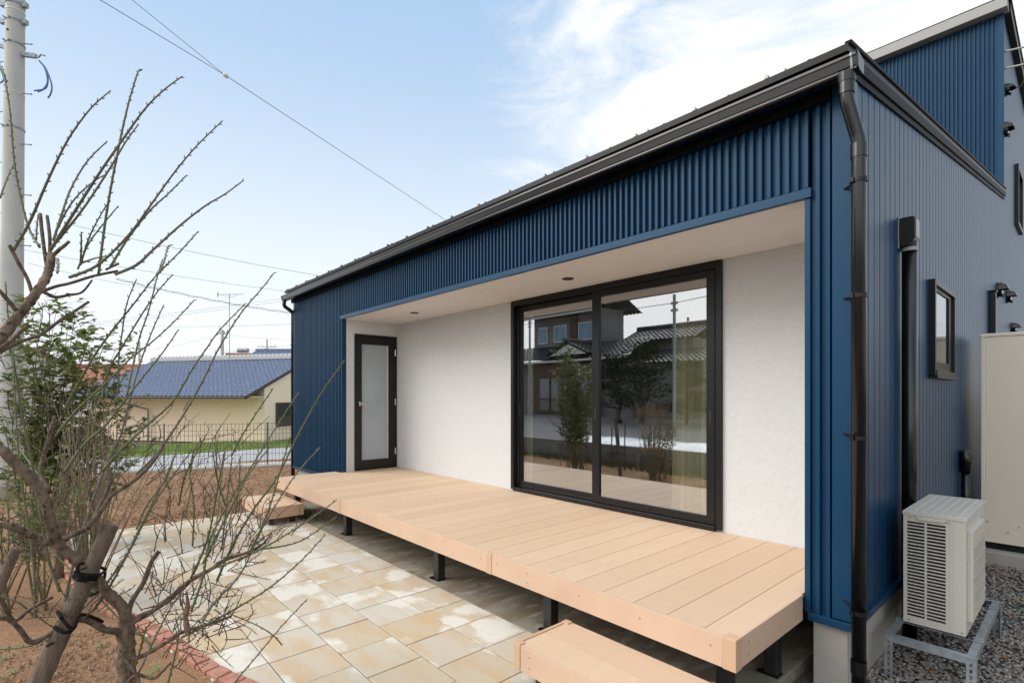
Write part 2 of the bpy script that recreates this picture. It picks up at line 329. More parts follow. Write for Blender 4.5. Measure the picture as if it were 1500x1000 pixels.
# brick edging: each brick its own thing
path = catmull([(-10.4, 0.10, 0), (-8.2, 0.13, 0), (-6.2, 0.15, 0), (-5.2, 0.28, 0), (-4.5, 0.47, 0), (-4.0, 0.60, 0), (-3.55, 0.685, 0), (-3.2, 0.78, 0), (-2.6, 1.0, 0), (-2.1, 1.22, 0)], 24)
def brick_run():
    i = 0; acc = 0; last = path[0]; nb = 0
    for a, b in zip(path[:-1], path[1:]):
        acc += (b-a).length
        if acc > 0.118:
            acc = 0; c = (b+last)/2; d = (b-last).normalized(); nrm = Vector((-d.y, d.x, 0)); ln = (b-last).length; last = b
            up = Vector((random.uniform(-.05, .05), random.uniform(-.05, .05), 1)); d = (d+nrm*random.uniform(-.06, .06)).normalized()
            m = MB(); m.obox((c.x, c.y, -0.012+random.uniform(-.004, .004)), (d, nrm, up), (ln/2-0.005, 0.046, 0.030))
            o = m.build('edging_brick', 'brick', bevel=0.009)
            tag(o, 'rough red brick in the curved edging between patio and bare soil', 'brick', 'bricks edging the patio'); nb += 1
brick_run()

# outside: kerb, road, verge, road across the front
k = MB(); k.prism([(-14.35, -0.5), (-14.35, 0.035), (-13.95, 0.045), (-13.8, 0.03), (-13.8, -0.5)], 'y', -3, 14)
kb = k.build('kerb', 'plinthwhite'); kb.location = (0.70, 0, 0); kb.rotation_euler = (0, 0, 0)
struct(kb, 'pale concrete kerb under the mesh fence', 'kerb')
struct(MB().quad((-24.2, -40, -0.735), (-15.9, -40, -0.735), (-15.9, 60, -0.735), (-24.2, 60, -0.735)).build('road', 'asphalt'), 'pale grey lane beyond the mesh fence', 'road')
struct(MB().quad((-40, -13.2, 0.49), (20, -13.2, 0.49), (20, -3.9, 0.052), (-40, -3.9, 0.052)).build('street', mat('street_asphalt', (0.15, 0.15, 0.155), 0.85, var=(0.11, 0.11, 0.115), vscale=1)), 'grey street behind the low block wall', 'street')
gv = MB(); gv.quad((-29.5, -30, -0.73), (-24.3, -30, -0.73), (-24.3, 60, -0.73), (-29.5, 60, -0.73))
struct(gv.build('verge', 'grass'), 'green verge between lane and beige outbuilding', 'verge')
def tufts(n, region, zf, hgt, name, label, m):
    V = []; Fc = []
    for i in range(n):
        x, y = region(); z = zf(x, y); b = len(V); a = random.random()*6.28; w = hgt*0.09; h = hgt*random.uniform(.5, 1.2)
        dx, dy = math.cos(a)*w, math.sin(a)*w; lx, ly = random.uniform(-.4, .4)*h, random.uniform(-.4, .4)*h
        V += [(x-dx, y-dy, z), (x+dx, y+dy, z), (x+lx, y+ly, z+h)]; Fc.append((b, b+1, b+2))
    q = MB(); q.v = V; q.f = Fc; return tag(q.build(name, m, fix=False), label, 'grass', kind='stuff')
tufts(9000, lambda: (random.uniform(-29, -24.3), random.uniform(-1, 13)), lambda x, y: -0.73, 0.13, 'grass', 'short bright grass on the far verge', mat('verge_blade', (0.17, 0.25, 0.05), 0.8, island=((0.26, 0.33, 0.085), 1.0)))
tufts(1500, lambda: (random.uniform(-12, -4), random.uniform(-1.5, -0.95)), lambda x, y: -0.01, 0.12, 'grass', 'rough grass along the foot of the block wall', mat('yard_blade', (0.08, 0.12, 0.03), 0.8, island=((0.14, 0.16, 0.05), 1.0)))

# gravel side yard
gb = MB(); gb.quad((-1.16, 0.5, -0.075), (3.0, 0.5, -0.075), (3.0, 16, -0.075), (-1.16, 16, -0.075))
struct(gb.build('gravel_bed', 'gravelbed'), 'dark earth under the side yard gravel', 'gravel bed')
def pebbles():
    bm = bmesh.new(); bmesh.ops.create_icosphere(bm, subdivisions=1, radius=1); bv = np.array([v.co[:] for v in bm.verts]); bf = np.array([[v.index for v in f.verts] for f in bm.faces]); bm.free()
    n = 17500; VV = []; FF = []; k = 0
    while k < n:
        x = rng.uniform(-0.95, 0.75); y = 3.3+(8.2-3.3)*rng.random()**1.7
        if x < -0.90 and y > 3.3: x = -0.88
        if y > 6.95 and x > -0.75: continue
        r = rng.uniform(0.0065, 0.0135)*(1+0.06*(y-3)); s = np.array([r*rng.uniform(.8, 1.6), r*rng.uniform(.8, 1.2), r*rng.uniform(.5, .8)])
        a = rng.uniform(0, 6.28); t = rng.uniform(-.35, .35); v = bv*s*rng.uniform(.86, 1.14, (len(bv), 1))
        ca, sa, ct, st = math.cos(a), math.sin(a), math.cos(t), math.sin(t)
        v = np.stack([v[:, 0]*ct+v[:, 2]*st, v[:, 1], -v[:, 0]*st+v[:, 2]*ct], 1); v = np.stack([v[:, 0]*ca-v[:, 1]*sa, v[:, 0]*sa+v[:, 1]*ca, v[:, 2]], 1)
        VV.append(v+np.array([x, y, -0.070+rng.uniform(0, 0.016)])); FF.append(bf+k*len(bv)); k += 1
    V = np.concatenate(VV); Fc = np.concatenate(FF); me = bpy.data.meshes.new('gravel'); me.vertices.add(len(V)); me.vertices.foreach_set('co', V.ravel().astype(np.float32))
    me.loops.add(Fc.size); me.loops.foreach_set('vertex_index', Fc.ravel().astype(np.int32)); me.polygons.add(len(Fc)); me.polygons.foreach_set('loop_start', np.arange(0, Fc.size, 3, dtype=np.int32)); me.polygons.foreach_set('loop_total', np.full(len(Fc), 3, dtype=np.int32))
    me.polygons.foreach_set('use_smooth', np.ones(len(Fc), dtype=bool)); me.update(); me.materials.append(M['pebble'])
    o = bpy.data.objects.new('gravel', me); COL.objects.link(o); return tag(o, 'grey river gravel covering the side yard', 'gravel', kind='stuff')
pebbles()
# ---------------------------------------------------------------- the blue house
HX0, HX1, YF, YW, XL, XR = -9.43, -0.869, 3.270, 4.200, -7.416, -1.097
ZS, ZD, ZT, YB, YT = 2.736, 0.459, 0.338, 14.5, 10.704
SL = 0.164
house = empty('house', ((HX0+HX1)/2, 8, 0), 'navy blue metal clad house with a recessed white porch and black gutter', 'house')
def rake(y): return 3.405+SL*(y-3.13)                 # underside of the roof at the gable
PITCH, RIB, DEP = 0.0518, 0.022, 0.026
def corrugated(m, x0, x1, zb, zt, y):                # square ribs standing 17 mm proud
    x = x0; pts = []
    while x < x1-1e-4:
        pts += [(x, y), (min(x+PITCH-RIB-0.004, x1), y), (min(x+PITCH-RIB, x1), y-DEP), (min(x+PITCH-0.004, x1), y-DEP)]; x += PITCH
    pts.append((x1, y))
    n = len(pts); b = len(m.v)
    for p in pts: m.v += [(p[0], p[1], zb), (p[0], p[1], zt)]
    m.f += [(b+2*i, b+2*i+2, b+2*i+3, b+2*i+1) for i in range(n-1)]
# front cladding (three fields round the porch opening) and its solid backing
c = MB(); ZE = 3.262
corrugated(c, HX0+0.06, XL-0.03, ZT+0.02, ZE, YF); corrugated(c, XL-0.03, XR+0.03, ZS+0.055, ZE, YF); corrugated(c, XR+0.03, HX1-0.085, ZT+0.02, ZE, YF)
c.build('front_cladding', 'blue', house, fix=False)
bk = MB()
bk.box(HX0+0.01, XL-0.012, YF+0.006, YF+0.10, ZT, ZE+0.05); bk.box(XL-0.012, XR+0.012, YF+0.006, YF+0.10, ZS+0.012, ZE+0.055); bk.box(XR+0.012, HX1-0.012, YF+0.006, YF+0.10, ZT, ZE+0.05)
bk.build('front_wall', 'blue', house)
tr = MB()
tr.box(XL-0.035, XR+0.035, YF-0.032, YF+0.004, ZS-0.004, ZS+0.050)             # drip trim over the opening
tr.box(XL-0.026, XL+0.002, YF-0.020, YF+0.05, ZT+0.02, ZS-0.006); tr.box(XR-0.002, XR+0.028, YF-0.020, YF+0.05, ZT+0.02, ZS-0.006)
tr.build('opening_trim', 'blue_trim', house, bevel=0.002)
ct = MB()
ct.box(HX1-0.088, HX1+0.010, YF-0.026, YF+0.004, ZT+0.03, ZE+0.054); ct.box(HX1-0.016, HX1+0.012, YF+0.006, YF+0.068, ZT+0.03, ZE+0.06)
ct.box(HX0-0.010, HX0+0.062, YF-0.026, YF+0.005, ZT+0.03, ZE+0.02); ct.box(HX0-0.012, HX0+0.01, YF+0.007, YF+0.068, ZT+0.03, ZE+0.02)
ct.build('corner_trim', 'blue_trim', house, bevel=0.003)
bt = MB()                                             # base flashing
bt.box(XR+0.02, HX1+0.022, YF-0.038, YF+0.02, ZT-0.018, ZT+0.024); bt.box(HX1-0.02, HX1+0.024, YF+0.022, YB, ZT-0.018, ZT+0.024); bt.box(HX0-0.02, XL-0.02, YF-0.038, YF+0.02, ZT-0.018, ZT+0.024)
bt.build('base_flashing', 'blue_trim', house, bevel=0.002)
# side wall: flat boards with narrow grooves
WY0, WY1, WZ0, WZ1 = 5.285, 6.22, 1.765, 2.537
def boards(m, ya, yb, zb, ztop, x):
    y = ya; pts = []; p = 0.1245; gw = 0.013; gd = 0.016
    k0 = math.ceil((ya-3.338)/p-1e-6); pts.append((x, ya))
    q = 3.338+k0*p
    while q < yb:
        if q-gw/2 > ya+0.002 and q+gw/2 < yb-0.002: pts += [(x, q-gw/2), (x-gd, q-gw/2+0.002), (x-gd, q+gw/2-0.002), (x, q+gw/2)]
        q += p
    pts.append((x, yb)); b = len(m.v)
    for px_, py_ in pts: m.v += [(px_, py_, zb), (px_, py_, ztop(py_) if callable(ztop) else ztop)]
    m.f += [(b+2*i, b+2*i+2, b+2*i+3, b+2*i+1) for i in range(len(pts)-1)]
top = lambda y: rake(y)+0.02 if y < YT else 7.40-0.02*(y-YT)
sw = MB(); boards(sw, YF+0.069, WY0, ZT+0.02, top, HX1); boards(sw, WY0, WY1, ZT+0.02, WZ0, HX1); boards(sw, WY0, WY1, WZ1, top, HX1); boards(sw, WY1, YT, ZT+0.02, top, HX1); boards(sw, YT+0.0005, YB, ZT+0.02, lambda y: 7.38-0.02*(y-YT), HX1)
sw.build('side_cladding', 'blue', house, fix=False)
sb = MB()
for (a, b, z0, zf) in ((YF+0.11, WY0-0.002, ZT, None), (WY0-0.002, WY1+0.002, ZT, WZ0-0.003), (WY1+0.002, YT-0.02, ZT, None)):
    sb.prism([(a, z0), (b, z0), (b, zf or rake(b)), (a, zf or rake(a))], 'x', HX1-0.09, HX1-0.012)
sb.prism([(WY0-0.002, WZ1+0.003), (WY1+0.002, WZ1+0.003), (WY1+0.002, rake(WY1)), (WY0-0.002, rake(WY0))], 'x', HX1-0.09, HX1-0.012)
sb.box(HX1-0.09, HX1-0.012, YT-0.019, YB, ZT, 7.3); sb.box(HX0, HX0+0.08, YF+0.11, YT, ZT, 3.3); sb.box(HX0, HX1-0.1, YB-0.1, YB, ZT, 7.2)
sb.build('side_wall', 'blue', house)
# foundation
fd = MB(); fd.box(HX0+0.03, XL, YF+0.03, YF+0.2, -0.2, ZT-0.019); fd.box(XR+0.035, HX1-0.02, YF+0.004, YF+0.2, -0.2, ZT-0.019); fd.box(HX1-0.16, HX1-0.021, YF+0.21, YB, -0.2, ZT-0.02)
fd.box(XL, XR, YW+0.06, YW+0.2, -0.2, ZT); fd.box(HX0+0.04, HX0+0.16, YF+0.21, YB, -0.2, ZT-0.02)
fd.build('foundation', 'concrete', house, bevel=0.006)
# roof: lean-to plane from the eave up to the tall block, rake boards, snow guards
YE = 3.130
def rz(y): return 3.424+SL*(y-YE)
rf = MB(); rf.prism([(YE, rz(YE)-0.012), (YT, rz(YT)-0.012), (YT, rz(YT)+0.028), (YE, rz(YE)+0.028)], 'x', HX0-0.12, HX1+0.020)
rf.build('roof', 'roof', house)
sm = MB()
x = HX0+0.2
while x < HX1: sm.prism([(YE+0.01, rz(YE+0.01)+0.028), (YT, rz(YT)+0.028), (YT, rz(YT)+0.036), (YE+0.01, rz(YE+0.01)+0.036)], 'x', x-0.008, x+0.008); x += 0.455
x = HX0+0.4
seams = house
sm.build('roof_seams', 'roof', house)
sg = MB(); x = -9.0; i = 0
while x < HX1:
    sg.box(x-0.010, x+0.010, YE-0.002, YE+0.03, rz(YE)+0.029, rz(YE)+0.046); sg.box(x-0.003, x+0.003, YE, YE+0.03, rz(YE)+0.0462, rz(YE)+0.053)
    if i % 2: sg.box(x+0.10, x+0.105, YE, YE+0.03, rz(YE)+0.029, rz(YE)+0.044)
    x += 0.455; i += 1
sg.build('snow_guards', 'snow', house)
rk = MB()
for xa, xb in ((HX1+0.002, HX1+0.026), (HX0-0.13, HX0-0.002)):
    rk.prism([(YE+0.06, rz(YE+0.06)-0.080), (YT+0.02, rz(YT+0.02)-0.080), (YT+0.02, rz(YT+0.02)-0.0125), (YE+0.06, rz(YE+0.06)-0.0125)], 'x', xa, xb)
    rk.prism([(YE+0.02, rz(YE+0.02)+0.0285), (YT+0.03, rz(YT+0.03)+0.0285), (YT+0.03, rz(YT+0.03)+0.05), (YE+0.02, rz(YE+0.02)+0.05)], 'x', xa-0.003, xb+0.006)
rk.prism([(YE+0.12, rz(YE+0.12)-0.122), (YT, rz(YT)-0.122), (YT, rz(YT)-0.0805), (YE+0.12, rz(YE+0.12)-0.0805)], 'x', HX1+0.002, HX1+0.014)
rk.build('rake_board', 'fasciablack', house, bevel=0.004)
ev = MB(); ev.box(HX0-0.11, HX1+0.001, YE+0.040, YE+0.055, 3.290, rz(YE)-0.0125); ev.box(HX0-0.02, HX1+0.0, YE+0.0555, YF+0.02, 3.318, 3.335)
ev.box(HX0-0.03, HX1-0.098, YF-0.060, YF-0.030, 3.236, 3.317); ev.box(HX0-0.03, HX1-0.098, YF-0.0295, YF+0.0055, 3.2625, 3.3165)
ev.build('eaves_board', 'fasciablack', house, bevel=0.002)
# gutter: open box section with lip lines and end cap
gt = MB(); GX0, GX1 = HX0-0.07, HX1+0.078
prof = [(3.050, 3.325), (3.050, 3.258), (3.035, 3.243), (2.975, 3.243), (2.962, 3.250), (2.962, 3.262), (2.955, 3.268), (2.948, 3.318), (2.940, 3.324), (2.940, 3.340), (2.950, 3.340), (2.954, 3.334), (2.958, 3.322), (2.966, 3.272), (2.978, 3.254), (3.030, 3.254), (3.040, 3.262), (3.042, 3.325)]
GO = lambda q: [(a+0.113, 3.270+(b-3.243)*0.80) for a, b in q]
gt.prism(GO(prof), 'x', GX0, GX1)
gu = gt.build('gutter', 'gutter', house)
ge = MB()
for xx in (GX0-0.006, GX1-0.004):
    ge.prism(GO([(3.052, 3.330), (3.052, 3.250), (3.036, 3.238), (2.972, 3.238), (2.954, 3.250), (2.942, 3.318), (2.934, 3.346), (2.960, 3.346)]), 'x', xx, xx+0.010)
ge.build('gutter_cap', 'gutter', gu, bevel=0.002)
gs = MB(); 
for xx in (GX1-0.03,): gs.prism(GO([(2.9375, 3.342), (2.9375, 3.322), (2.945, 3.316), (2.952, 3.266), (2.958, 3.248), (2.972, 3.240), (2.972, 3.2425), (2.96, 3.25), (2.9545, 3.267), (2.9475, 3.318), (2.9397, 3.323), (2.9397, 3.342)]), 'x', xx, xx+0.010)
gs.build('gutter_joint', mat('joint_sealant', (0.25, 0.30, 0.36), 0.4), gu)
# downpipes
PX, PY = -0.806, 3.152
def smooth_pipe():
    r = 0.0335; pts = [(-0.846, 3.095, 3.265), (-0.846, 3.095, 3.17), (-0.844, 3.097, 3.135), (-0.839, 3.104, 3.105), (-0.813, 3.142, 2.965), (PX, PY-0.003, 2.930), (PX, PY, 2.88), (PX, PY, -0.12)]
    m = MB(); m.tube(pts, r, 24); o = m.build('downpipe', 'gutter', house, smooth=True)
    q = MB(); q.tube([(-0.846, 3.095, 3.272), (-0.846, 3.095, 3.225)], [r*1.32, r*1.22], 24); q.tube([(-0.846, 3.095, 3.225), (-0.846, 3.095, 3.165)], r*1.14, 24); q.tube([(PX, PY, 2.91), (PX, PY, 2.84)], r*1.12, 24); q.tube([(PX, PY, 0.22), (PX, PY, 0.15)], r*1.10, 24)
    q.build('pipe_socket', 'gutter', o)
    for z in (2.72, 2.12, 1.38, 0.47):
        b = MB(); b.tube([(PX, PY, z-0.011), (PX, PY, z+0.011)], r*1.18, 24); b.tube([(PX, PY, z), (HX1-0.03, YF-0.02, z+0.01)], 0.007, 8); b.box(PX-0.03, PX-0.012, PY-0.048, PY-0.032, z-0.012, z+0.012); b.build('pipe_bracket', 'black', o)
    LX, LY = HX0-0.046, 3.252
    pts = [(LX, 3.10, 3.265), (LX, 3.10, 3.20), (LX, 3.11, 3.17), (LX, 3.235, 3.09), (LX, LY, 3.06), (LX, LY, 3.0), (LX, LY, -0.05)]
    m = MB(); m.tube(pts, r, 16); o = m.build('downpipe', 'gutter', house, smooth=True)
    for z in (2.5, 1.9, 1.3, 0.7):
        b = MB(); b.tube([(LX, LY, z-0.012), (LX, LY, z+0.012)], r*1.18, 16); b.tube([(LX, LY, z), (HX0+0.02, YF, z)], 0.007, 8); b.build('pipe_bracket', 'black', o)
smooth_pipe()
# porch recess: back wall with the window opening, left return with the door, soffit, right return
WX0, WX1, WB, WTP = -4.680, -2.047, 0.475, 2.729
rw = MB()
rw.box(XL, WX0, YW, YW+0.12, ZD-0.06, ZS); rw.box(WX1, XR, YW, YW+0.12, ZD-0.06, ZS); rw.box(WX0, WX1, YW, YW+0.12, ZD-0.06, WB); rw.box(WX0, WX1, YW, YW+0.12, WTP, ZS)
DY0, DY1, DZ1 = 3.447, 4.160, 2.535
rw.box(XL-0.10, XL, YF+0.101, DY0, ZD-0.06, ZS); rw.box(XL-0.10, XL, DY0, DY1, DZ1, ZS); rw.box(XL-0.10, XL, DY1, YW, ZD-0.06, ZS); rw.box(XL-0.10, XL, DY0, DY1, ZD-0.06, ZD+0.0)
rw.box(XL-0.0, XL+0.003, YF+0.051, YF+0.1009, ZD-0.06, ZS)
rw.box(XR, XR+0.10, YF+0.101, YW, ZD-0.06, ZS)
rw.build('porch_wall', 'plaster', house)
sf = MB(); 
for a, b in ((XL, -5.31), (-5.308, -3.21), (-3.208, XR)): sf.box(a, b, YF+0.0065, YW, ZS+0.001, ZS+0.010)
sf.build('soffit', 'soffit', house)
for lx, ly in ((-3.387, 3.765), (-6.191, 3.748)):
    m = MB(); n = 24
    ring = [(math.cos(2*PI*i/n), math.sin(2*PI*i/n)) for i in range(n)]
    for i in range(n):
        a, b = ring[i], ring[(i+1) % n]
        def q(p, r, z): return (lx+p[0]*r, ly+p[1]*r, z)
        m.quad(q(a, .055, ZS-.006), q(b, .055, ZS-.006), q(b, .043, ZS-.007), q(a, .043, ZS-.007)); m.quad(q(a, .055, ZS+.001), q(b, .055, ZS+.001), q(b, .055, ZS-.006), q(a, .055, ZS-.006)); m.quad(q(a, .043, ZS-.007), q(b, .043, ZS-.007), q(b, .040, ZS-.001), q(a, .040, ZS-.001))
    o = m.build('downlight', 'black', house)
    l = MB(); l.add([(lx+p[0]*.040, ly+p[1]*.040, ZS-.0015) for p in ring], [tuple(range(n))]); l.build('lens', 'lens', o)
# sliding window
wn = MB(); fw = 0.052; yo = YW-0.030
wn.box(WX0, WX0+fw, yo, YW+0.11, WB, WTP); wn.box(WX1-fw, WX1, yo, YW+0.11, WB, WTP); wn.box(WX0+fw, WX1-fw, yo, YW+0.11, WTP-0.060, WTP); wn.box(WX0+fw, WX1-fw, yo-0.012, YW+0.11, WB-0.012, WB+0.030)
wn.box(WX0+fw, WX1-fw, YW+0.030, YW+0.036, WB+0.030, WB+0.052)
win = wn.build('sliding_window', 'frame', house, bevel=0.003)
def sash(x0, x1, yc, zb, zt, sl, sr, hnd):
    m = MB(); d = 0.018; b, t = 0.070, 0.062
    m.box(x0, x0+sl, yc-d, yc+d, zb, zt); m.box(x1-sr, x1, yc-d, yc+d, zb, zt); m.box(x0+sl, x1-sr, yc-d, yc+d, zb, zb+b); m.box(x0+sl, x1-sr, yc-d, yc+d, zt-t, zt)
    o = m.build('sash', 'frame', win, bevel=0.003)
    # the pane and the recessed pull
    p = MB(); p.quad((x0+sl-0.01, yc, zb+b-0.01), (x1-sr+0.01, yc, zb+b-0.01), (x1-sr+0.01, yc, zt-t+0.01), (x0+sl-0.01, yc, zt-t+0.01)); p.build('pane', 'glass', win)
    h = MB()
    for hx in hnd: h.box(hx-0.010, hx+0.010, yc-d-0.004, yc-d-0.0005, 1.36, 1.48)
    if hnd: h.build('pull', 'rubber', win)
zb, zt = WB+0.030, WTP-0.060
sash(-3.430, WX1-fw-0.010, YW-0.002, zb+0.004, zt-0.002, 0.095, 0.075, (-3.385, -2.145))
sash(WX0+fw+0.012, -3.345, YW+0.058, zb+0.004, zt-0.002, 0.052, 0.080, (-4.590,))
fl = MB(); fl.box(WX0+fw+0.002, WX0+fw+0.010, YW+0.045, YW+0.060, zb+0.01, zt-0.01); fl.box(WX0+fw, -3.43, yo-0.006, yo-0.002, WB+0.020, WB+0.026); fl.build('track_strip', 'steel', win)
# glazed door in the left return
dr = MB(); xf = XL+0.006; jw = 0.030
dr.box(XL-0.09, xf+0.010, DY0, DY0+jw, ZD+0.004, DZ1); dr.box(XL-0.09, xf+0.010, DY1-jw, DY1, ZD+0.004, DZ1); dr.box(XL-0.09, xf+0.010, DY0+jw, DY1-jw, DZ1-jw, DZ1); dr.box(XL-0.09, xf+0.006, DY0+jw, DY1-jw, ZD+0.004, ZD+0.020)
door = dr.build('glazed_door', 'doorframe', house, bevel=0.002)
lf = MB(); a, b, z0, z1 = DY0+jw+0.003, DY1-jw-0.003, ZD+0.024, DZ1-jw-0.004
lf.box(XL-0.05, xf+0.002, a, a+0.085, z0, z1); lf.box(XL-0.05, xf+0.002, b-0.115, b, z0, z1); lf.box(XL-0.05, xf+0.002, a+0.085, b-0.115, z1-0.115, z1); lf.box(XL-0.05, xf+0.002, a+0.085, b-0.115, z0, z0+0.13)
lf.build('leaf', 'doorframe', door, bevel=0.002)
MB().box(XL-0.03, XL-0.015, a+0.08, b-0.11, z0+0.125, z1-0.11).build('pane', 'frost', door)
bd = MB(); bd.box(XL-0.0145, xf-0.002, b-0.133, b-0.1155, z0+0.131, z1-0.116); bd.build('glazing_bead', 'acw', door)
hd = MB(); hz = 1.475; hd.box(xf+0.002, xf+0.012, a+0.040, a+0.068, hz-0.035, hz+0.035); hd.tube([(xf+0.01, a+0.054, hz), (xf+0.05, a+0.054, hz), (xf+0.056, a+0.062, hz)], 0.009, 10); hd.tube([(xf+0.055, a+0.052, hz), (xf+0.055, a+0.105, hz-0.004), (xf+0.053, a+0.118, hz-0.03), (xf+0.053, a+0.118, hz-0.10)], 0.009, 10)
hd.build('handle', 'steel', door, smooth=True)
for z in (2.28, 1.50, 0.72):
    q = MB(); q.tube([(xf+0.014, DY1-jw-0.002, z-0.05), (xf+0.014, DY1-jw-0.002, z+0.05)], 0.010, 10); q.build('hinge', 'steel', door)
# room behind the glass
rm = MB(); RX0, RX1, RY0, RY1, RZ0, RZ1 = -7.30, -1.00, YW+0.121, 8.6, 0.40, 2.78
rm.box(RX0-.05, RX0, RY0, RY1, RZ0, RZ1); rm.box(RX1, RX1+.02, RY0, WY0-0.02, RZ0, RZ1); rm.box(RX1, RX1+.02, WY1+0.02, RY1, RZ0, RZ1); rm.box(RX1, RX1+.02, WY0-0.02, WY1+0.02, RZ0, WZ0-0.02); rm.box(RX1, RX1+.02, WY0-0.02, WY1+0.02, WZ1+0.02, RZ1)
rm.box(RX0, RX1, RY1, RY1+.05, RZ0, RZ1); rm.box(RX0, RX1, RY0, RY1, RZ1, RZ1+.05)
rm.build('room_wall', 'roomwall', house)
MB().box(RX0, RX1, RY0, RY1, RZ0, RZ0+0.055).build('room_floor', 'roomfloor', house)
# curtains
def curtain(x0, x1, y, z0, z1, folds, name, label):
    m = MB(); n = folds*12; nz = 10
    for j in range(nz+1):
        t = j/nz; z = z0+(z1-z0)*t
        for i in range(n+1):
            s = i/n; ph = s*folds*2*PI
            wx = x0+(x1-x0)*s+(1-t)*(s-1)*0.05*(x1-x0); m.v.append((wx+0.008*math.sin(ph*2+1), y+0.032*math.sin(ph+0.5*math.sin(ph*0.37)+t*0.4)*(0.75+0.25*math.sin(s*19)), z))
    m.f = [(j*(n+1)+i, j*(n+1)+i+1, (j+1)*(n+1)+i+1, (j+1)*(n+1)+i) for j in range(nz) for i in range(n)]
    tag(m.build(name, 'curtain', smooth=True, fix=False), label, 'curtain')
curtain(-2.625, -2.10, YW+0.20, 0.475, 2.66, 8, 'curtain', 'gathered yellow green sheer curtain behind the right pane of the big window')
curtain(-4.64, -4.53, YW+0.20, 0.475, 2.66, 2, 'curtain', 'narrow edge of curtain behind the left pane of the big window')
def room_chair():
    cx, cy, z = -3.92, 6.05, 0.457
    t = empty('wooden_chair', (cx, cy, z), 'orange brown wooden chair standing inside behind the big window', 'chair')
    ax = (Vector((0.8, 0.6, 0)), Vector((-0.6, 0.8, 0)), Vector((0, 0, 1)))
    def pt(a, b, c): return Vector((cx, cy, z))+ax[0]*a+ax[1]*b+ax[2]*c
    MB().obox(pt(0, 0, 0.44), ax, (0.22, 0.21, 0.022)).build('seat', 'chairwood', t, bevel=0.008)
    for a in (-.19, .19):
        MB().tube([pt(a, -.18, 0), pt(a*.95, -.17, 0.42)], [0.016, 0.022], 8).build('leg', 'chairwood', t)
        MB().tube([pt(a, .20, 0), pt(a, .18, 0.44), pt(a*1.02, .26, 1.02)], [0.016, 0.022, 0.018], 8).build('leg', 'chairwood', t)
    b = MB(); b.obox(pt(0, .245, 0.93), (ax[0], ax[1], ax[2]+ax[1]*0.12), (0.2, 0.012, 0.07)); b.obox(pt(0, .215, 0.70), (ax[0], ax[1], ax[2]+ax[1]*0.12), (0.19, 0.010, 0.03)); b.build('backrest', 'chairwood', t, bevel=0.005)
room_chair()
# side window: black box frame, sash, pane, blind
sf_ = MB(); xo = HX1+0.044; q = 0.042
sf_.box(HX1-0.085, xo, WY0, WY0+q, WZ0, WZ1); sf_.box(HX1-0.085, xo, WY1-q, WY1, WZ0, WZ1); sf_.box(HX1-0.085, xo, WY0+q, WY1-q, WZ1-q, WZ1); sf_.box(HX1-0.085, xo+0.006, WY0+q, WY1-q, WZ0, WZ0+q)
sf_.box(HX1+0.0005, xo+0.012, WY0+0.02, WY1-0.02, WZ0-0.024, WZ0-0.001)
sdw = sf_.build('side_window', 'frame', house, bevel=0.002)
ss = MB(); 
for (a, b, z0, z1) in ((WY0+q, WY0+q+0.035, WZ0+q, WZ1-q), (WY1-q-0.13, WY1-q, WZ0+q, WZ1-q), (WY0+q+0.035, WY1-q-0.13, WZ0+q, WZ0+q+0.075), (WY0+q+0.035, WY1-q-0.13, WZ1-q-0.03, WZ1-q)): ss.box(HX1+0.001, HX1+0.022, a, b, z0, z1)
ss.build('sash', 'frame', sdw, bevel=0.002)
MB().quad((HX1+0.012, WY0+q, WZ0+q), (HX1+0.012, WY1-q, WZ0+q), (HX1+0.012, WY1-q, WZ1-q), (HX1+0.012, WY0+q, WZ1-q)).build('pane', 'sideglass', sdw)
bl = MB()
for i in range(9): bl.obox((HX1-0.012, (WY0+WY1)/2, WZ1-q-0.02-i*0.026), ((0, 1, 0), (1, 0, 0.5), (-0.5, 0, 1)), ((WY1-WY0)/2-q-0.004, 0.013, 0.0012))
bl.build('blind', 'blind', sdw)
# tall rear block: front face, coping, roof edge
tf = MB(); corrugated(tf, -8.8, HX1-0.06, 3.3, 7.33, YT); tf.build('tall_cladding', 'blue', house, fix=False)
tw = MB(); tw.box(-8.8, HX1-0.092, YT+0.004, YT+0.1, 3.3, 7.3); tw.box(HX1-0.06, HX1+0.010, YT-0.022, YT+0.003, 4.62, 7.34); tw.build('tall_wall', 'blue_trim', house)
cp = MB(); cp.box(-8.9, HX1+0.055, YT-0.17, YT+0.05, 7.345, 7.50); cp.build('coping', 'capgrey', house, bevel=0.006)
tr2 = MB(); tr2.prism([(YT+0.052, 7.36), (YB+0.3, 7.27), (YB+0.3, 7.44), (YT+0.052, 7.51)], 'x', HX1+0.002, HX1+0.075); tr2.prism([(YT-0.14, 7.502), (YB+0.3, 7.445), (YB+0.3, 7.48), (YT-0.14, 7.535)], 'x', -8.9, HX1+0.09); tr2.build('verge_trim', 'roof', house, bevel=0.004)
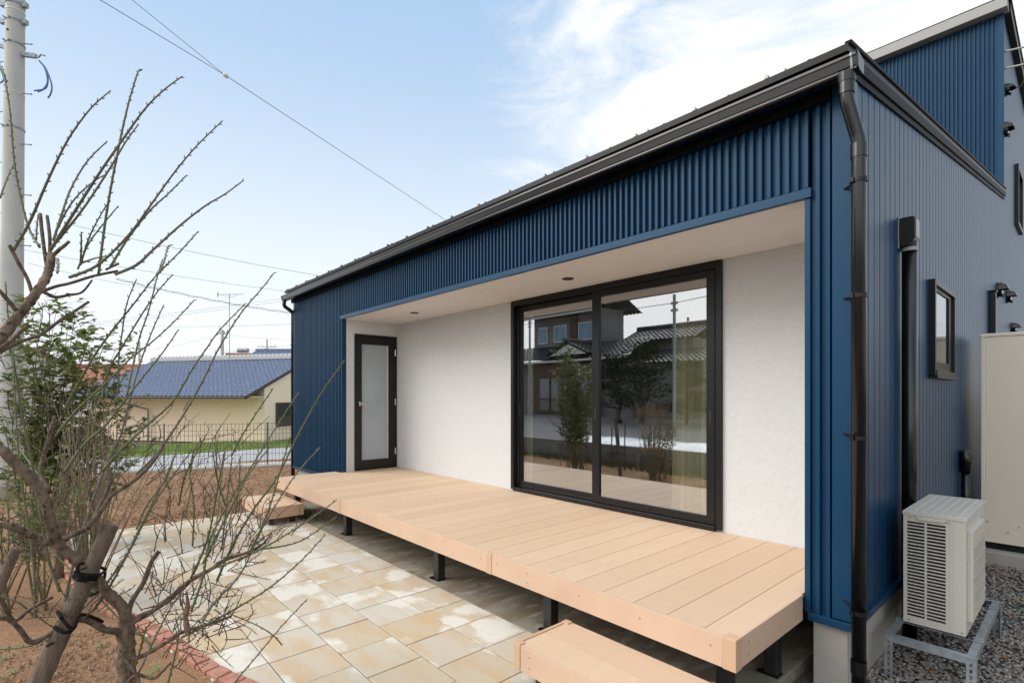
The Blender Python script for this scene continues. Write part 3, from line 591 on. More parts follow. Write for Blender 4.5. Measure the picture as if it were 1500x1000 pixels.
# vent hoods, wall box, conduit, small window of the side wall
def hood(y, z, r):
    m = MB(); n = 14; x0 = HX1+0.004
    prof = [(0.0, r*1.0), (0.045, r*0.98), (0.085, r*0.80), (0.105, r*0.45), (0.11, 0.12*r)]
    rows = []
    for dx, h in prof:
        rows.append([(x0+dx, y+math.cos(PI*i/n)*r*(1-0.28*(dx/0.11)**2), z+max(math.sin(PI*i/n), 0)*h) for i in range(n+1)])
    b = len(m.v)
    for r_ in rows: m.v += r_
    for i in range(len(rows)-1):
        for j in range(n): m.f.append((b+i*(n+1)+j, b+i*(n+1)+j+1, b+(i+1)*(n+1)+j+1, b+(i+1)*(n+1)+j))
    m.tube([(x0+0.001, y, z+0.001), (x0+0.05, y, z-0.002)], r*0.93, 16); m.tube([(x0-0.003, y, z), (x0+0.008, y, z)], r*1.08, 18); m.tube([(x0+0.055, y, z-r*.55), (x0+0.055, y, z-r*1.1)], 0.010, 8)
    return m.build('vent_hood', 'gutter', house, smooth=False)
hood(9.95, 3.08, 0.105); hood(11.15, 3.14, 0.10); hood(11.9, 2.72, 0.085); hood(10.75, 5.60, 0.115)
cv = MB(); cv.box(HX1+0.002, HX1+0.065, 9.02, 9.12, 1.0, 2.93); cv.box(HX1+0.002, HX1+0.075, 9.005, 9.135, 2.931, 2.952); cv.build('conduit', 'frame', house, bevel=0.004)
uw = MB(); u0, u1, v0, v1 = 12.45, 13.35, 4.55, 5.60
uw.box(HX1-0.02, HX1+0.05, u0, u0+0.07, v0, v1); uw.box(HX1-0.02, HX1+0.05, u1-0.07, u1, v0, v1); uw.box(HX1-0.02, HX1+0.05, u0+.07, u1-.07, v1-.07, v1); uw.box(HX1-0.02, HX1+0.05, u0+.07, u1-.07, v0, v0+.07)
uo = uw.build('upper_window', 'frame', house, bevel=0.003)
MB().quad((HX1+0.010, u0+.07, v0+.07), (HX1+0.010, u1-.07, v0+.07), (HX1+0.010, u1-.07, v1-.07), (HX1+0.010, u0+.07, v1-.07)).build('pane', mat('dark_pane', (0.03, 0.035, 0.045), 0.05, spec=0.8), uo)
# air conditioner pipe cover running up the side wall
cvx, cvy = HX1+0.052, 4.35
pc = MB(); pc.tube([(cvx, cvy, -0.05), (cvx, cvy, 2.64)], 0.043, 20); dc = pc.build('pipe_cover', 'gutter', house, smooth=True)
pk = MB(); pk.prism([(HX1+0.003, 2.60), (HX1+0.065, 2.60), (HX1+0.098, 2.66), (HX1+0.098, 2.78), (HX1+0.085, 2.80), (HX1+0.003, 2.80)], 'y', cvy-0.058, cvy+0.058); pk.build('cover_cap', 'gutter', dc, bevel=0.008)
pr = MB(); pr.tube([(cvx, cvy, 2.60), (cvx, cvy, 2.575)], 0.047, 20); pr.box(HX1+0.001, HX1+0.006, cvy-0.062, cvy+0.060, 2.595, 2.81); pr.build('cover_collar', 'capgrey', dc)
cn = MB(); cn.tube([(HX1+0.05, 6.75, 0.30), (HX1+0.05, 6.75, 0.85)], 0.035, 12); cn.tube([(HX1+0.05, 6.75, 0.85), (HX1+0.05, 6.75, 1.0), (HX1+0.03, 6.75, 1.06)], [0.05, 0.055, 0.04], 12); cn.build('pipe_elbow', 'gutter', house, smooth=True)
# ---------------------------------------------------------------- deck and steps
deck = empty('wooden_deck', (-4.3, 3.3, 0), 'long tan composite deck on black posts in front of the porch', 'deck')
DX0, DX1, DYF = -7.569, -1.110, 2.389
bd = MB(); x = -1.265; jx = [DX1-0.004]
while x > DX0+0.06: jx.append(x); x -= 0.2098
jx.append(DX0+0.004)
for a, b in zip(jx[1:], jx[:-1]):
    y1 = YW-0.006 if a > XL+0.02 else YF-0.045
    if a < XL+0.02 and b > XL+0.02:
        bd.box(a+0.0018, XL-0.032, DYF+0.012, YF-0.045, ZD-0.025, ZD); bd.box(XL-0.030, b-0.0018, DYF+0.012, YW-0.006, ZD-0.025, ZD); continue
    if b > XR-0.03: bd.box(a+0.0018, XR-0.010, DYF+0.012, YW-0.006, ZD-0.025, ZD); continue
    bd.box(a+0.0018, b-0.0018, DYF+0.012, y1, ZD-0.025, ZD)
bd.build('decking', 'deck', deck, bevel=0.0015)
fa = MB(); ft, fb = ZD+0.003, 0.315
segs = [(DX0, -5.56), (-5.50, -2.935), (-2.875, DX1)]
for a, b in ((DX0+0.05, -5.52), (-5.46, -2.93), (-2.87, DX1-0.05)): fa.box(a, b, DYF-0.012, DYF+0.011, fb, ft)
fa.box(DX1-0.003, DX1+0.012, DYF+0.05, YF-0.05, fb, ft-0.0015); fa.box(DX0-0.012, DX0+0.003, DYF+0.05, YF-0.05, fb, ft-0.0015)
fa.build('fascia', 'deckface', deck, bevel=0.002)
te = MB()
for a in (-5.519, -2.929): te.box(a, a+0.058, DYF-0.016, DYF+0.010, fb-0.002, ft+0.002)
te.box(DX1-0.049, DX1+0.016, DYF-0.016, DYF+0.049, fb-0.002, ft+0.002); te.box(DX0-0.016, DX0+0.049, DYF-0.016, DYF+0.049, fb-0.002, ft+0.002)
te.build('corner_trim', 'deckend', deck, bevel=0.003)
sc = MB()
for x in [-1.22, -1.62, -2.05, -2.5, -2.82, -3.0, -3.5, -4.0, -4.5, -5.0, -5.4, -5.62, -6.1, -6.6, -7.1, -7.45]:
    for z in ((0.355, 0.415) if int(x*10) % 2 else (0.40,)): sc.tube([(x, DYF-0.0126, z), (x, DYF-0.0112, z)], 0.0055, 8)
for y in (2.52, 2.9, 3.12): 
    for z in (0.355, 0.415): sc.tube([(DX1+0.0112, y, z), (DX1+0.0126, y, z)], 0.0055, 8)
sc.build('screws', 'screw', deck)
for px_, py_ in [(-5.72, 2.58), (-3.80, 2.55), (-2.45, 2.55), (-1.31, 2.72), (-1.225, 3.12), (-8.0+0.55, 2.62), (-5.72, 4.0), (-3.80, 4.0), (-2.45, 4.0), (-1.31, 4.0)]:
    m = MB(); h = 0.037; m.box(px_-h, px_+h, py_-h, py_+h, -0.004, 0.33); p = m.build('post', 'post', deck, bevel=0.004)
    b = MB(); b.box(px_-0.055, px_+0.045, py_-0.045, py_+0.03, -0.003, 0.006); b.box(px_-h-0.03, px_-h, py_-0.06, py_-0.02, 0.0065, 0.012); b.build('foot_plate', 'black', p)
jo = MB()
for y in (2.5, 3.1, 3.95): jo.box(DX0+0.06, DX1-0.06, y-0.03, y+0.03, 0.34, 0.431)
jo.build('joist', 'post', deck)
def step(x0, x1, y0, y1, z, label, hgt, ng):
    t = empty('deck_step', ((x0+x1)/2, (y0+y1)/2, 0), label, 'step', 'steps of the deck')
    n = 2; w = (y1-y0-0.03)/n; m = MB()
    for i in range(n): m.box(x0+0.022, x1-0.022, y0+0.015+i*w+0.002, y0+0.015+(i+1)*w-0.002, z-0.025, z)
    m.build('tread', 'deck', t, bevel=0.0015)
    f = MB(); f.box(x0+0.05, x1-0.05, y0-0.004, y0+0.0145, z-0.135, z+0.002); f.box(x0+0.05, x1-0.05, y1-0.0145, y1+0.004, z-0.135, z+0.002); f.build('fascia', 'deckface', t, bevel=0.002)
    f = MB(); f.box(x0, x0+0.0205, y0+0.045, y1-0.045, z-0.135, z+0.006); f.box(x1-0.0205, x1, y0+0.045, y1-0.045, z-0.135, z+0.006)
    for a in (x0-0.003, x1-0.047):
        for b in (y0-0.007, y1-0.038): f.box(a, a+0.05, b, b+0.045, z-0.137, z+0.007)
    f.build('corner_trim', 'deckend', t, bevel=0.003)
    s = MB()
    for x in (x0+0.12, x1-0.12):
        for zz in (z-0.04, z-0.095): s.tube([(x, y0-0.0052, zz), (x, y0-0.0042, zz)], 0.005, 8)
    s.build('screws', 'screw', t)
    for a in (x0+0.12, x1-0.12):
        for b in (y0+0.10, y1-0.10): MB().box(a-0.03, a+0.03, b-0.03, b+0.03, -0.002, z-0.026).build('post', 'post', t, bevel=0.004)
step(-2.125, -1.150, 1.925, 2.345, 0.235, 'tan deck step at the near right end, cut by the lower edge of the picture', 0, 0)
step(-7.68, -6.68, 1.97, 2.42, 0.225, 'tan deck step at the far left end beside the bare soil', 0, 0)
# ---------------------------------------------------------------- air conditioner and stand
AX0, AX1, AY0, AY1, AZ0, AZ1 = -0.772, -0.478, 3.945, 4.745, 0.208, 0.890
ac = empty('air_conditioner', ((AX0+AX1)/2, (AY0+AY1)/2, AZ0), 'pale grey outdoor air conditioner unit on a steel stand by the blue wall', 'air conditioner')
m = MB(); lx0, lx1, lx2, lx3 = AX0+0.018, AX0+0.104, AX0+0.114, AX0+0.203      # two louvre columns
lz0, lz1 = AZ0+0.035, AZ1-0.060
m.box(AX0, lx0, AY0, AY0+0.02, AZ0, AZ1-0.022); m.box(lx1, lx2, AY0+0.001, AY0+0.02, lz0, lz1); m.box(lx3, AX1, AY0, AY0+0.02, AZ0, AZ1-0.022); m.box(lx0, lx3, AY0, AY0+0.02, AZ0, lz0); m.box(lx0, lx3, AY0, AY0+0.02, lz1, AZ1-0.022)
m.box(AX0, AX0+0.004, AY0+0.021, AY1, AZ0, AZ1-0.022); m.box(AX1-0.004, AX1, AY0+0.021, AY1, AZ0, AZ1-0.022); m.box(AX0+0.0045, AX1-0.0045, AY1-0.005, AY1, AZ0, AZ1-0.022)
m.box(lx3+0.018, lx3+0.022, AY0-0.0015, AY0-0.0005, AZ0+0.01, AZ1-0.03); m.box(lx3+0.034, lx3+0.038, AY0-0.0015, AY0-0.0005, AZ0+0.01, AZ1-0.03)
m.build('casing', 'acw', ac, bevel=0.002)
m = MB(); m.box(lx0-0.01, lx3+0.01, AY0+0.021, AY0+0.03, lz0-0.01, lz1+0.01); m.box(AX0+0.005, AX1-0.005, AY0+0.031, AY1-0.006, AZ0, AZ0+0.01); m.build('core', 'acdark', ac)
m = MB(); n = 29; st = (lz1-lz0)/n
for i in range(n):
    z = lz0+i*st
    for a, b in ((lx0, lx1), (lx2, lx3)): m.box(a, b, AY0+0.002, AY0+0.014, z, z+st*0.34)
m.build('louvres', 'acw', ac, bevel=0.0015)
m = MB(); m.box(AX0-0.004, AX1+0.004, AY0-0.005, AY1+0.004, AZ1-0.0215, AZ1)
for i in range(6): a = AX0+0.035+i*0.042; m.box(a, a+0.018, AY0+0.03, AY1-0.03, AZ1+0.0003, AZ1+0.004)
m.build('lid', 'acw', ac, bevel=0.004)
m = MB(); m.prism([(AX0+0.075, AZ1-0.044), (AX0+0.195, AZ1-0.044), (AX0+0.215, AZ1-0.024), (AX0+0.055, AZ1-0.024)], 'y', AY0-0.010, AY0-0.0006); m.build('hand_grip', 'acw', ac, bevel=0.003)
m = MB(); gy0, gy1, gz0, gz1 = AY0+0.055, AY0+0.56, AZ0+0.075, AZ1-0.085                # fan guard on the yard side
for (a, b, z0, z1) in ((gy0, gy0+0.016, gz0, gz1), (gy1-0.016, gy1, gz0, gz1), (gy0+.016, gy1-.016, gz1-0.016, gz1), (gy0+.016, gy1-.016, gz0, gz0+0.016)): m.box(AX1+0.0003, AX1+0.026, a, b, z0, z1)
m.prism([(gy0+.016, gz1-.10), (gy0+.016, gz1-.016), (gy1-.016, gz1-.016), (gy1-.016, gz1-.05), ], 'x', AX1+0.018, AX1+0.024)
for i in range(1, 6): z = gz0+(gz1-gz0)*i/6; m.tube([(AX1+0.024, gy0+.008, z), (AX1+0.030, gy0+.02, z), (AX1+0.030, gy1-.02, z), (AX1+0.024, gy1-.008, z)], 0.0022, 6)
for i in range(1, 28): y = gy0+(gy1-gy0)*i/28; m.tube([(AX1+0.027, y, gz0+.01), (AX1+0.027, y, gz1-.01)], 0.0014, 5)
m.build('fan_guard', 'acw', ac)
m = MB(); m.tube([(AX1+0.0002, (gy0+gy1)/2, (gz0+gz1)/2), (AX1+0.004, (gy0+gy1)/2, (gz0+gz1)/2)], 0.235, 40); m.build('fan_opening', 'acdark', ac)
MB().box(AX1+0.0003, AX1+0.002, AY0+0.62, AY0+0.70, AZ1-0.13, AZ1-0.075).build('rating_plate', mat('plate_blue', (0.40, 0.46, 0.52), 0.4), ac)
m = MB()
for a, b in ((AX0+0.03, AY0-0.003), (lx3+0.075, AY0-0.003)): m.tube([(a, b+0.004, AZ0+0.018), (a, b, AZ0+0.018)], 0.005, 8)
for a in (AX0+0.035, lx3+0.01): m.tube([(a, AY0-0.009, AZ1-0.032), (a, AY0-0.0055, AZ1-0.032)], 0.005, 8)
m.build('screws', 'steel', ac)
# steel angle stand
FX0, FX1, FY0, FY1, FZ = -0.812, -0.410, 3.70, 4.86, 0.190
st = empty('steel_stand', ((FX0+FX1)/2, (FY0+FY1)/2, -0.06), 'galvanised slotted angle stand carrying the air conditioner', 'stand')
t = 0.004; w = 0.038
def rail(m, a, b, y0, y1): m.box(a, b, y0, y1, FZ-t, FZ)
m = MB()
m.box(FX0, FX1, FY0, FY0+t, FZ-w, FZ); m.box(FX0, FX1, FY0+t, FY0+w, FZ-t, FZ); m.build('rail', 'galv', st)
m = MB(); m.box(FX0, FX1, FY1-t, FY1, FZ-w, FZ); m.box(FX0, FX1, FY1-w, FY1-t, FZ-t, FZ); m.build('rail', 'galv', st)
for sx, xa in ((1, FX0), (-1, FX1)):
    m = MB(); xs_ = sorted((xa, xa+sx*t)); m.box(xs_[0], xs_[1], FY0+w+0.001, FY1-w-0.001, FZ-w, FZ+0.0015); xs_ = sorted((xa+sx*t, xa+sx*w)); m.box(xs_[0], xs_[1], FY0+w+0.001, FY1-w-0.001, FZ-t, FZ+0.0015); m.build('rail', 'galv', st)
for y in (AY0+0.03, AY1-0.09):
    m = MB(); m.box(FX0-0.006, FX1+0.006, y-0.02, y+0.02, FZ+0.003, FZ+0.007); m.box(FX0-0.006, FX1+0.006, y+0.0165, y+0.02, FZ+0.0075, FZ+0.016); m.build('crossbar', 'galv', st)
    m = MB()
    for x in (AX0+0.03, AX1+0.012): m.tube([(x, y, FZ+0.0072), (x, y, FZ+0.019)], [0.020, 0.014], 12); m.tube([(x, y, FZ+0.019), (x, y, FZ+0.034)], 0.005, 8)
    m.build('bolt', 'black', st)
for xa, sx in ((FX0, 1), (FX1, -1)):
    for ya, sy in ((FY0, 1), (FY1, -1)):
        m = MB(); zb_ = -0.075; zt_ = FZ-0.0045
        def bx(xp0, xp1, yp0, yp1, z0, z1): m.box(*sorted((xa+sx*xp0, xa+sx*xp1)), *sorted((ya+sy*yp0, ya+sy*yp1)), z0, z1)
        o_ = -0.0045
        bx(-0.001, 0.012, o_, -0.0006, zb_, zt_+0.004); bx(0.024, w, o_, -0.0006, zb_, zt_+0.004)
        z = zb_
        while z < zt_: bx(0.0121, 0.0239, o_, -0.0006, z, min(z+0.012, zt_)); z += 0.034
        bx(-0.005, -0.0011, o_, w, zb_, zt_+0.004)
        lg = m.build('leg', 'galv', st)
        q = MB(); q.tube([(xa+sx*0.018, ya-sy*0.005, FZ-0.02), (xa+sx*0.018, ya-sy*0.012, FZ-0.02)], 0.009, 6); q.build('bolt', 'galv', lg)
# cream cabinet by the wall
tk = empty('storage_cabinet', (-0.3, 7.4, 0), 'tall cream metal tank cabinet standing at the right edge beside the gravel', 'tank cabinet')
TX0, TX1, TY0, TY1 = -0.740, 0.05, 7.07, 7.80
m = MB(); m.box(TX0+0.03, TX1, TY0, TY1, 0.13, 2.19); m.box(TX0, TX0+0.0295, TY0-0.004, TY1, 0.13, 2.19); m.build('panel', 'tank', tk, bevel=0.004)
MB().box(TX0-0.006, TX1+0.006, TY0-0.010, TY1+0.006, 2.1905, 2.225).build('lid', 'tank', tk, bevel=0.005)
m = MB(); m.box(TX0+0.031, TX1, TY0-0.003, TY0-0.0005, 0.13, 0.30)
m.build('access_panel', 'tank', tk, bevel=0.001)
m = MB()
for x, z in ((TX0+0.05, 0.335), (TX0+0.28, 0.32), (TX0+0.20, 0.25), (TX0+0.38, 0.25), (TX0+0.06, 2.20)): m.tube([(x, TY0-0.012, z), (x, TY0-0.003, z)], 0.007, 8)
m.build('screws', 'steel', tk)
MB().box(TX0+0.02, TX1-0.02, TY0+0.03, TY1-0.03, 0.06, 0.1295).build('foot', 'black', tk)
m = MB(); m.box(-0.80, 0.6, 6.93, 8.1, -0.14, 0.058); struct(m.build('tank_plinth', 'concrete', bevel=0.01), 'concrete base slab under the cream cabinet', 'base')
# aerial mast on the tall wall
am = empty('aerial_mast', (-0.62, 11.2, 6.9), 'thin steel aerial mast bracketed off the tall blue wall', 'aerial')
MX, MY = HX1+0.25, 11.05
MB().tube([(MX, MY, 6.55), (MX, MY, 8.6)], 0.022, 10).build('mast', 'steel', am)
for z in (6.62, 6.88): m = MB(); m.tube([(HX1+0.002, MY-0.1, z), (MX, MY, z)], 0.014, 8); m.box(MX-0.03, MX+0.03, MY-0.03, MY+0.03, z-0.02, z+0.02); m.build('bracket', 'steel', am)
MB().tube(catmull([(MX, MY, 6.75), (MX-0.02, MY, 6.5), (MX-0.1, MY, 6.3), (HX1+0.07, MY, 6.38)], 6), 0.006, 6).build('cable', 'wire', am)
hood(10.95, 6.28, 0.09)
# neighbour's low wall on the right, seen only in the side window's reflection
m = MB(); m.box(3.4, 3.55, 2, 30, -0.1, 1.7); m.box(3.37, 3.58, 2, 30, 1.701, 1.76); tag(m.build('boundary_wall', 'beige'), 'cream boundary wall across the side yard', 'wall')
# dry leaves on the gravel
def flat_leaf(c, ln, a, curl=0.3):
    w = ln*0.28; d = Vector((math.cos(a), math.sin(a), 0)); n = Vector((-d.y, d.x, 0)); u = Vector((0, 0, 1)); c = Vector(c)
    pts = [c-d*ln*.5, c-d*ln*.1+n*w+u*ln*curl*.4, c+d*ln*.25+n*w*.7+u*ln*curl*.5, c+d*ln*.5+u*ln*curl*.2, c+d*ln*.25-n*w*.7+u*ln*curl*.3, c-d*ln*.1-n*w+u*ln*curl*.45, c+u*ln*0.02]
    return pts, [(0, 1, 6), (1, 2, 6), (2, 3, 6), (3, 4, 6), (4, 5, 6), (5, 0, 6)]
for x, y, l in ((-0.40, 5.35, .06), (-0.36, 5.75, .05), (-0.30, 5.15, .06), (-0.55, 6.55, .09), (-0.2, 6.5, .10), (-0.62, 3.9, .05), (-0.70, 4.3, .06), (-0.35, 4.45, .05), (-0.98, 3.42, .05), (-0.5, 3.3, .04), (-0.15, 5.6, .05)):
    v, f_ = flat_leaf((x, y, -0.035), l, random.random()*6); m = MB(); m.add(v, f_)
    tag(m.build('fallen_leaf', 'dry', fix=False), 'curled dry brown leaf lying on the grey gravel', 'leaf', 'dry leaves on the gravel')
v = []; m = MB()
for i in range(160):
    a = random.gauss(-7.05, .22); b = random.gauss(2.62, .07); v_, f_ = flat_leaf((a, b, random.uniform(-.005, .02)), random.uniform(.02, .05), random.random()*6, 0.5); m.add(v_, f_)
tag(m.build('moss', 'moss', fix=False), 'small patch of moss and weeds by the left step', 'moss', kind='stuff')
# ---------------------------------------------------------------- mesh fence
def fence():
    a, b = Vector((-14.05, -0.4, 0.03)), Vector((-11.9, 5.4, 0.03)); L_ = (b-a).length; d = (b-a)/L_; n = Vector((-d.y, d.x, 0)); H = 0.95
    t = empty('mesh_fence', a, 'low grey wire mesh fence along the far edge of the garden', 'fence')
    kb.location = (0, 0, 0); k_ = MB(); mid = (a+b)/2-n*(-0.02)
    w_ = MB(); x = 0.0
    while x <= L_: p = a+d*x; w_.tube([p, p+Vector((0, 0, H))], 0.0046, 4, cap=False); x += 0.075
    for z in (0.02, 0.10, 0.25, 0.40, 0.55, 0.70, 0.80, 0.94): w_.tube([a+Vector((0, 0, z)), b+Vector((0, 0, z))], 0.0046, 4, cap=False)
    w_.build('wire_panel', 'fencewire', t, fix=False)
    x = 0.4
    while x < L_: p = a+d*x; MB().tube([p-Vector((0, 0, .1)), p+Vector((0, 0, H+0.02))], 0.014, 8).build('post', 'fencewire', t); x += 2.0
    return a, b, d, n
fa_, fb_, fd_, fn_ = fence()
COL.objects.unlink(kb); bpy.data.objects.remove(kb)
m = MB(); c_ = (fa_+fb_)/2; m.obox((c_.x+fn_.x*0.16, c_.y+fn_.y*0.16, -0.28), (fd_, fn_, (0, 0, 1)), (4.2, 0.24, 0.315)); struct(m.build('kerb', 'plinthwhite', bevel=0.01), 'pale concrete kerb under the mesh fence', 'kerb')
# ---------------------------------------------------------------- beige outbuilding with blue-grey pantiles
def pantile_roof(o, du, dv, nu, nv, lu, lv, amp, stp):
    # o: eave corner, du along the eave, dv up the slope; rolled tiles with stepped courses
    o = Vector(o); du = Vector(du).normalized(); dv = Vector(dv).normalized(); up = du.cross(dv).normalized()
    if up.z < 0: up = -up
    m = MB(); cols = nu*8+1
    for r in range(nv):
        for e in (0, 1):
            for i in range(cols):
                u = lu*i/(cols-1); ph = 2*PI*(i/8.0); h = amp*max(math.sin(ph), -0.35)
                v = lv*(r+e)/nv; m.v.append(tuple(o+du*u+dv*v+up*(h+stp*(1-e))))
    for r in range(2*nv-1):
        for i in range(cols-1): a = r*cols+i; m.f.append((a, a+1, a+1+cols, a+cols))
    return m
c15, s15 = math.cos(R_(15)), math.sin(R_(15))
ED = (CR*c15-CF*s15).normalized(); DD = (CF*c15+CR*s15).normalized()
E0 = CF*24.5+CR*(-12.6); E0.z = 1.57                     # near right eave corner
def outbuilding():
    t = empty('outbuilding', (E0.x, E0.y, -0.72), 'beige walled outbuilding under a blue grey pantile roof beyond the fence', 'outbuilding')
    Lw, dep, rise = 11.3, 4.8, 2.12
    sl_ = Vector((DD.x*dep, DD.y*dep, rise)); ln = sl_.length
    left = E0-ED*Lw
    pantile_roof(left, ED, sl_, 40, 17, Lw, ln, 0.03, 0.03).build('roof', 'tile', t, smooth=False)
    pantile_roof(left+DD*(2*dep), ED, Vector((-DD.x*dep, -DD.y*dep, rise)), 40, 17, Lw, ln, 0.03, 0.03).build('roof', 'tile', t)
    up = Vector((0, 0, 1)); rid = left+sl_
    m = MB(); m.obox(rid+ED*Lw/2+up*0.10, (ED, DD, up), (Lw/2+0.05, 0.11, 0.10)); r = m.build('ridge', 'tiletrim', t, bevel=0.02)
    m = MB()
    for i in range(41): m.tube([rid+ED*(Lw*i/40)+up*0.205, rid+ED*(Lw*(i+.8)/40)+up*0.205], 0.10, 8)
    m.build('ridge_cap', mat('ridge_tile', (0.33, 0.35, 0.39), 0.5), t)
    m = MB(); m.obox(left+ED*Lw/2-up*0.06+DD*0.03, (ED, DD, up), (Lw/2, 0.02, 0.055)); 
    for e in (left, E0):
        mid = e+sl_/2-up*0.07; m.obox(mid+ED*(0.0), (sl_, ED, up), (ln/2, 0.03, 0.07))
    m.build('fascia', 'brown', t)
    m = MB(); m.tube([left-DD*0.05-up*0.06, E0-DD*0.05-up*0.06], 0.05, 8); m.build('gutter', 'brown', t)
    # walls: front set back under the deep eave, gable end on the right
    w0 = left+ED*0.25+DD*1.35; w1 = E0-ED*0.10+DD*1.35; zt_ = E0.z-0.05; zb_ = -0.8
    def q(p, z): return (p.x, p.y, z)
    ins = 1.35*rise/dep
    m = MB(); a, b, c_, d_ = w0, w1, w1+DD*(2*dep-2.0), w0+DD*(2*dep-2.0); mid1 = w1+DD*(dep-1.35); mid0 = w0+DD*(dep-1.35)
    m.quad(q(a, zb_), q(b, zb_), q(b, zt_+ins), q(a, zt_+ins)); m.add([q(b, zb_), q(c_, zb_), q(c_, zt_+ins*.5), q(mid1, zt_+rise), q(b, zt_+ins)], [(0, 1, 2, 3, 4)]); m.add([q(a, zb_), q(d_, zb_), q(d_, zt_+ins*.5), q(mid0, zt_+rise), q(a, zt_+ins)], [(0, 1, 2, 3, 4)]); m.quad(q(c_, zb_), q(d_, zb_), q(d_, zt_+ins*.5), q(c_, zt_+ins*.5))
    m.build('wall', 'beige', t)
    m = MB(); m.obox(left+ED*Lw/2+DD*0.70+up*(-0.03+0.0), (ED, DD, up), (Lw/2-0.15, 0.62, 0.02)); m.build('eaves_soffit', 'beige', t)
    m = MB(); p = w1+DD*1.55+ED*0.03; m.obox((p.x, p.y, 0.62), (DD, ED, up), (0.75, 0.03, 0.62)); o = m.build('window', 'brown', t)
    m = MB(); p = p+ED*0.032; m.obox((p.x, p.y, 0.86), (DD, ED, up), (0.62, 0.006, 0.32)); m.build('pane', 'acdark', o)
    m = MB(); a_ = left+ED*2.9-DD*0.06-up*0.08; m.tube([a_, a_+ED*0.25+DD*0.5-up*0.25, a_+ED*1.1+DD*1.25-up*0.62, a_+ED*1.1+DD*1.25-up*2.4], 0.05, 8); m.build('downpipe', 'galv', t)
    # tv aerial on the ridge
    base = P(336, 540, 29.6); tv = empty('television_aerial', base, 'thin television aerial standing on the blue grey pantile roof', 'aerial')
    tip = P(336, 430, 29.6); MB().tube([base, tip], 0.022, 6).build('mast', 'galv', tv)
    m = MB(); l, r_ = P(320, 431.5, 29.6), P(356, 431.0, 29.6); m.tube([l, r_], 0.014, 5)
    for i in range(9): p = l+(r_-l)*(i/8); v_ = CF*0.16; m.tube([p-v_, p+v_], 0.008, 4)
    m.tube([P(326, 431, 29.6), P(328, 435, 29.6), P(344, 435, 29.6), P(346, 431, 29.6)], 0.010, 4); m.tube([P(319, 428, 29.6), P(319, 435, 29.6)], 0.03, 5); m.build('antenna', 'galv', tv)
outbuilding()
# ---------------------------------------------------------------- far houses and poles
def gable_house(name, c, w, dep, zb, ze, zr, ax, wm, rm, label, wins=()):
    c = Vector(c); ax = Vector(ax).normalized(); dx = Vector((-ax.y, ax.x, 0)); up = Vector((0, 0, 1))
    t = empty(name, (c.x, c.y, zb), label, 'house')
    m = MB(); P_ = lambda u, v, z: (c.x+ax.x*u+dx.x*v, c.y+ax.y*u+dx.y*v, z)
    h = dep/2
    for s in (-1, 1): m.quad(P_(-w/2, s*h, zb), P_(w/2, s*h, zb), P_(w/2, s*h, ze), P_(-w/2, s*h, ze)); m.add([P_(s*w/2, -h, zb), P_(s*w/2, h, zb), P_(s*w/2, h, ze), P_(s*w/2, 0, zr-0.05), P_(s*w/2, -h, ze)], [(0, 1, 2, 3, 4)])
    m.build('wall', wm, t)
    o = 0.5
    for s in (-1, 1):
        e = Vector(P_(-w/2-o, s*(h+o), ze-(zr-ze)/h*o+0.04)); r = Vector(P_(-w/2-o, 0, zr)); nu = int(w/0.35)
        pantile_roof(e, ax, r-e, nu, max(4, int((r-e).length/0.33)), w+2*o, (r-e).length, 0.03, 0.03).build('roof', rm, t)
    m = MB(); m.obox(Vector(P_(0, 0, zr+0.08)), (ax, dx, up), (w/2+o, 0.12, 0.10)); m.build('ridge', rm, t)
    for (u, z, ww, hh, s) in wins:
        m = MB(); m.obox(Vector(P_(u, s*(h+0.03), z)), (ax, dx, up), (ww/2, 0.04, hh/2)); f_ = m.build('window', 'frame', t)
        m = MB(); m.obox(Vector(P_(u, s*(h+0.072), z)), (ax, dx, up), (ww/2-.06, 0.004, hh/2-.06)); m.build('pane', 'windowblue', f_)
    return t
p = P(165, 560, 40); gable_house('house', p, 7, 6, -0.7, 2.3, 3.85, CR, 'white', 'orange', 'small house with an orange tiled roof behind the leafy shrub', ((1.5, 1.5, 1.2, 1.1, -1),))
p = P(-25, 560, 30); gable_house('house', p, 6, 5, -0.7, 3.1, 4.2, CR, 'white', mat('brown_tile', (0.20, 0.13, 0.10), 0.7), 'white walled house with a brown roof behind the utility pole', ((1.0, 1.7, 1.2, 1.1, -1),))
p = P(375, 540, 60); gable_house('house', p, 6.0, 6, -0.7, 4.9, 6.35, CR, 'white', 'orange', 'distant red tiled roof rising over the blue grey pantile ridge')
p = P(424, 540, 48); gable_house('house', p, 5.2, 7, -0.7, 4.4, 5.75, CR, 'greywall', 'tile', 'distant grey tiled roof beside the corner of the blue house')
def far_pole(px, ptop, d, w, label, arms):
    b = P(px, 600, d); b.z = -0.7; tp = P(px, ptop, d); t = empty('utility_pole', b, label, 'utility pole', 'distant utility poles')
    MB().tube([b, tp], [w*0.62, w*0.42], 10).build('shaft', 'pole', t)
    for dz, l in arms:
        c_ = tp-Vector((0, 0, dz)); m = MB(); m.obox(c_, (CR, CF, (0, 0, 1)), (l, 0.05, 0.05))
        for s in (-1, -.5, .5, 1): m.tube([c_+CR*l*s, c_+CR*l*s+Vector((0, 0, .22))], 0.06, 6)
        m.build('crossarm', 'galv', t)
    return tp
far_pole(325.5, 483, 55, 0.36, 'pale utility pole rising behind the ridge left of the television aerial', ((0.4, 0.5), (3.0, 0.6)))
far_pole(391, 497, 85, 0.32, 'small utility pole with crossarms seen over the red roof', ((1.2, 1.4), (2.0, 1.0)))
far_pole(204, 500, 70, 0.30, 'faint utility pole above the left end of the pantile roof', ((1.0, 0.8),))
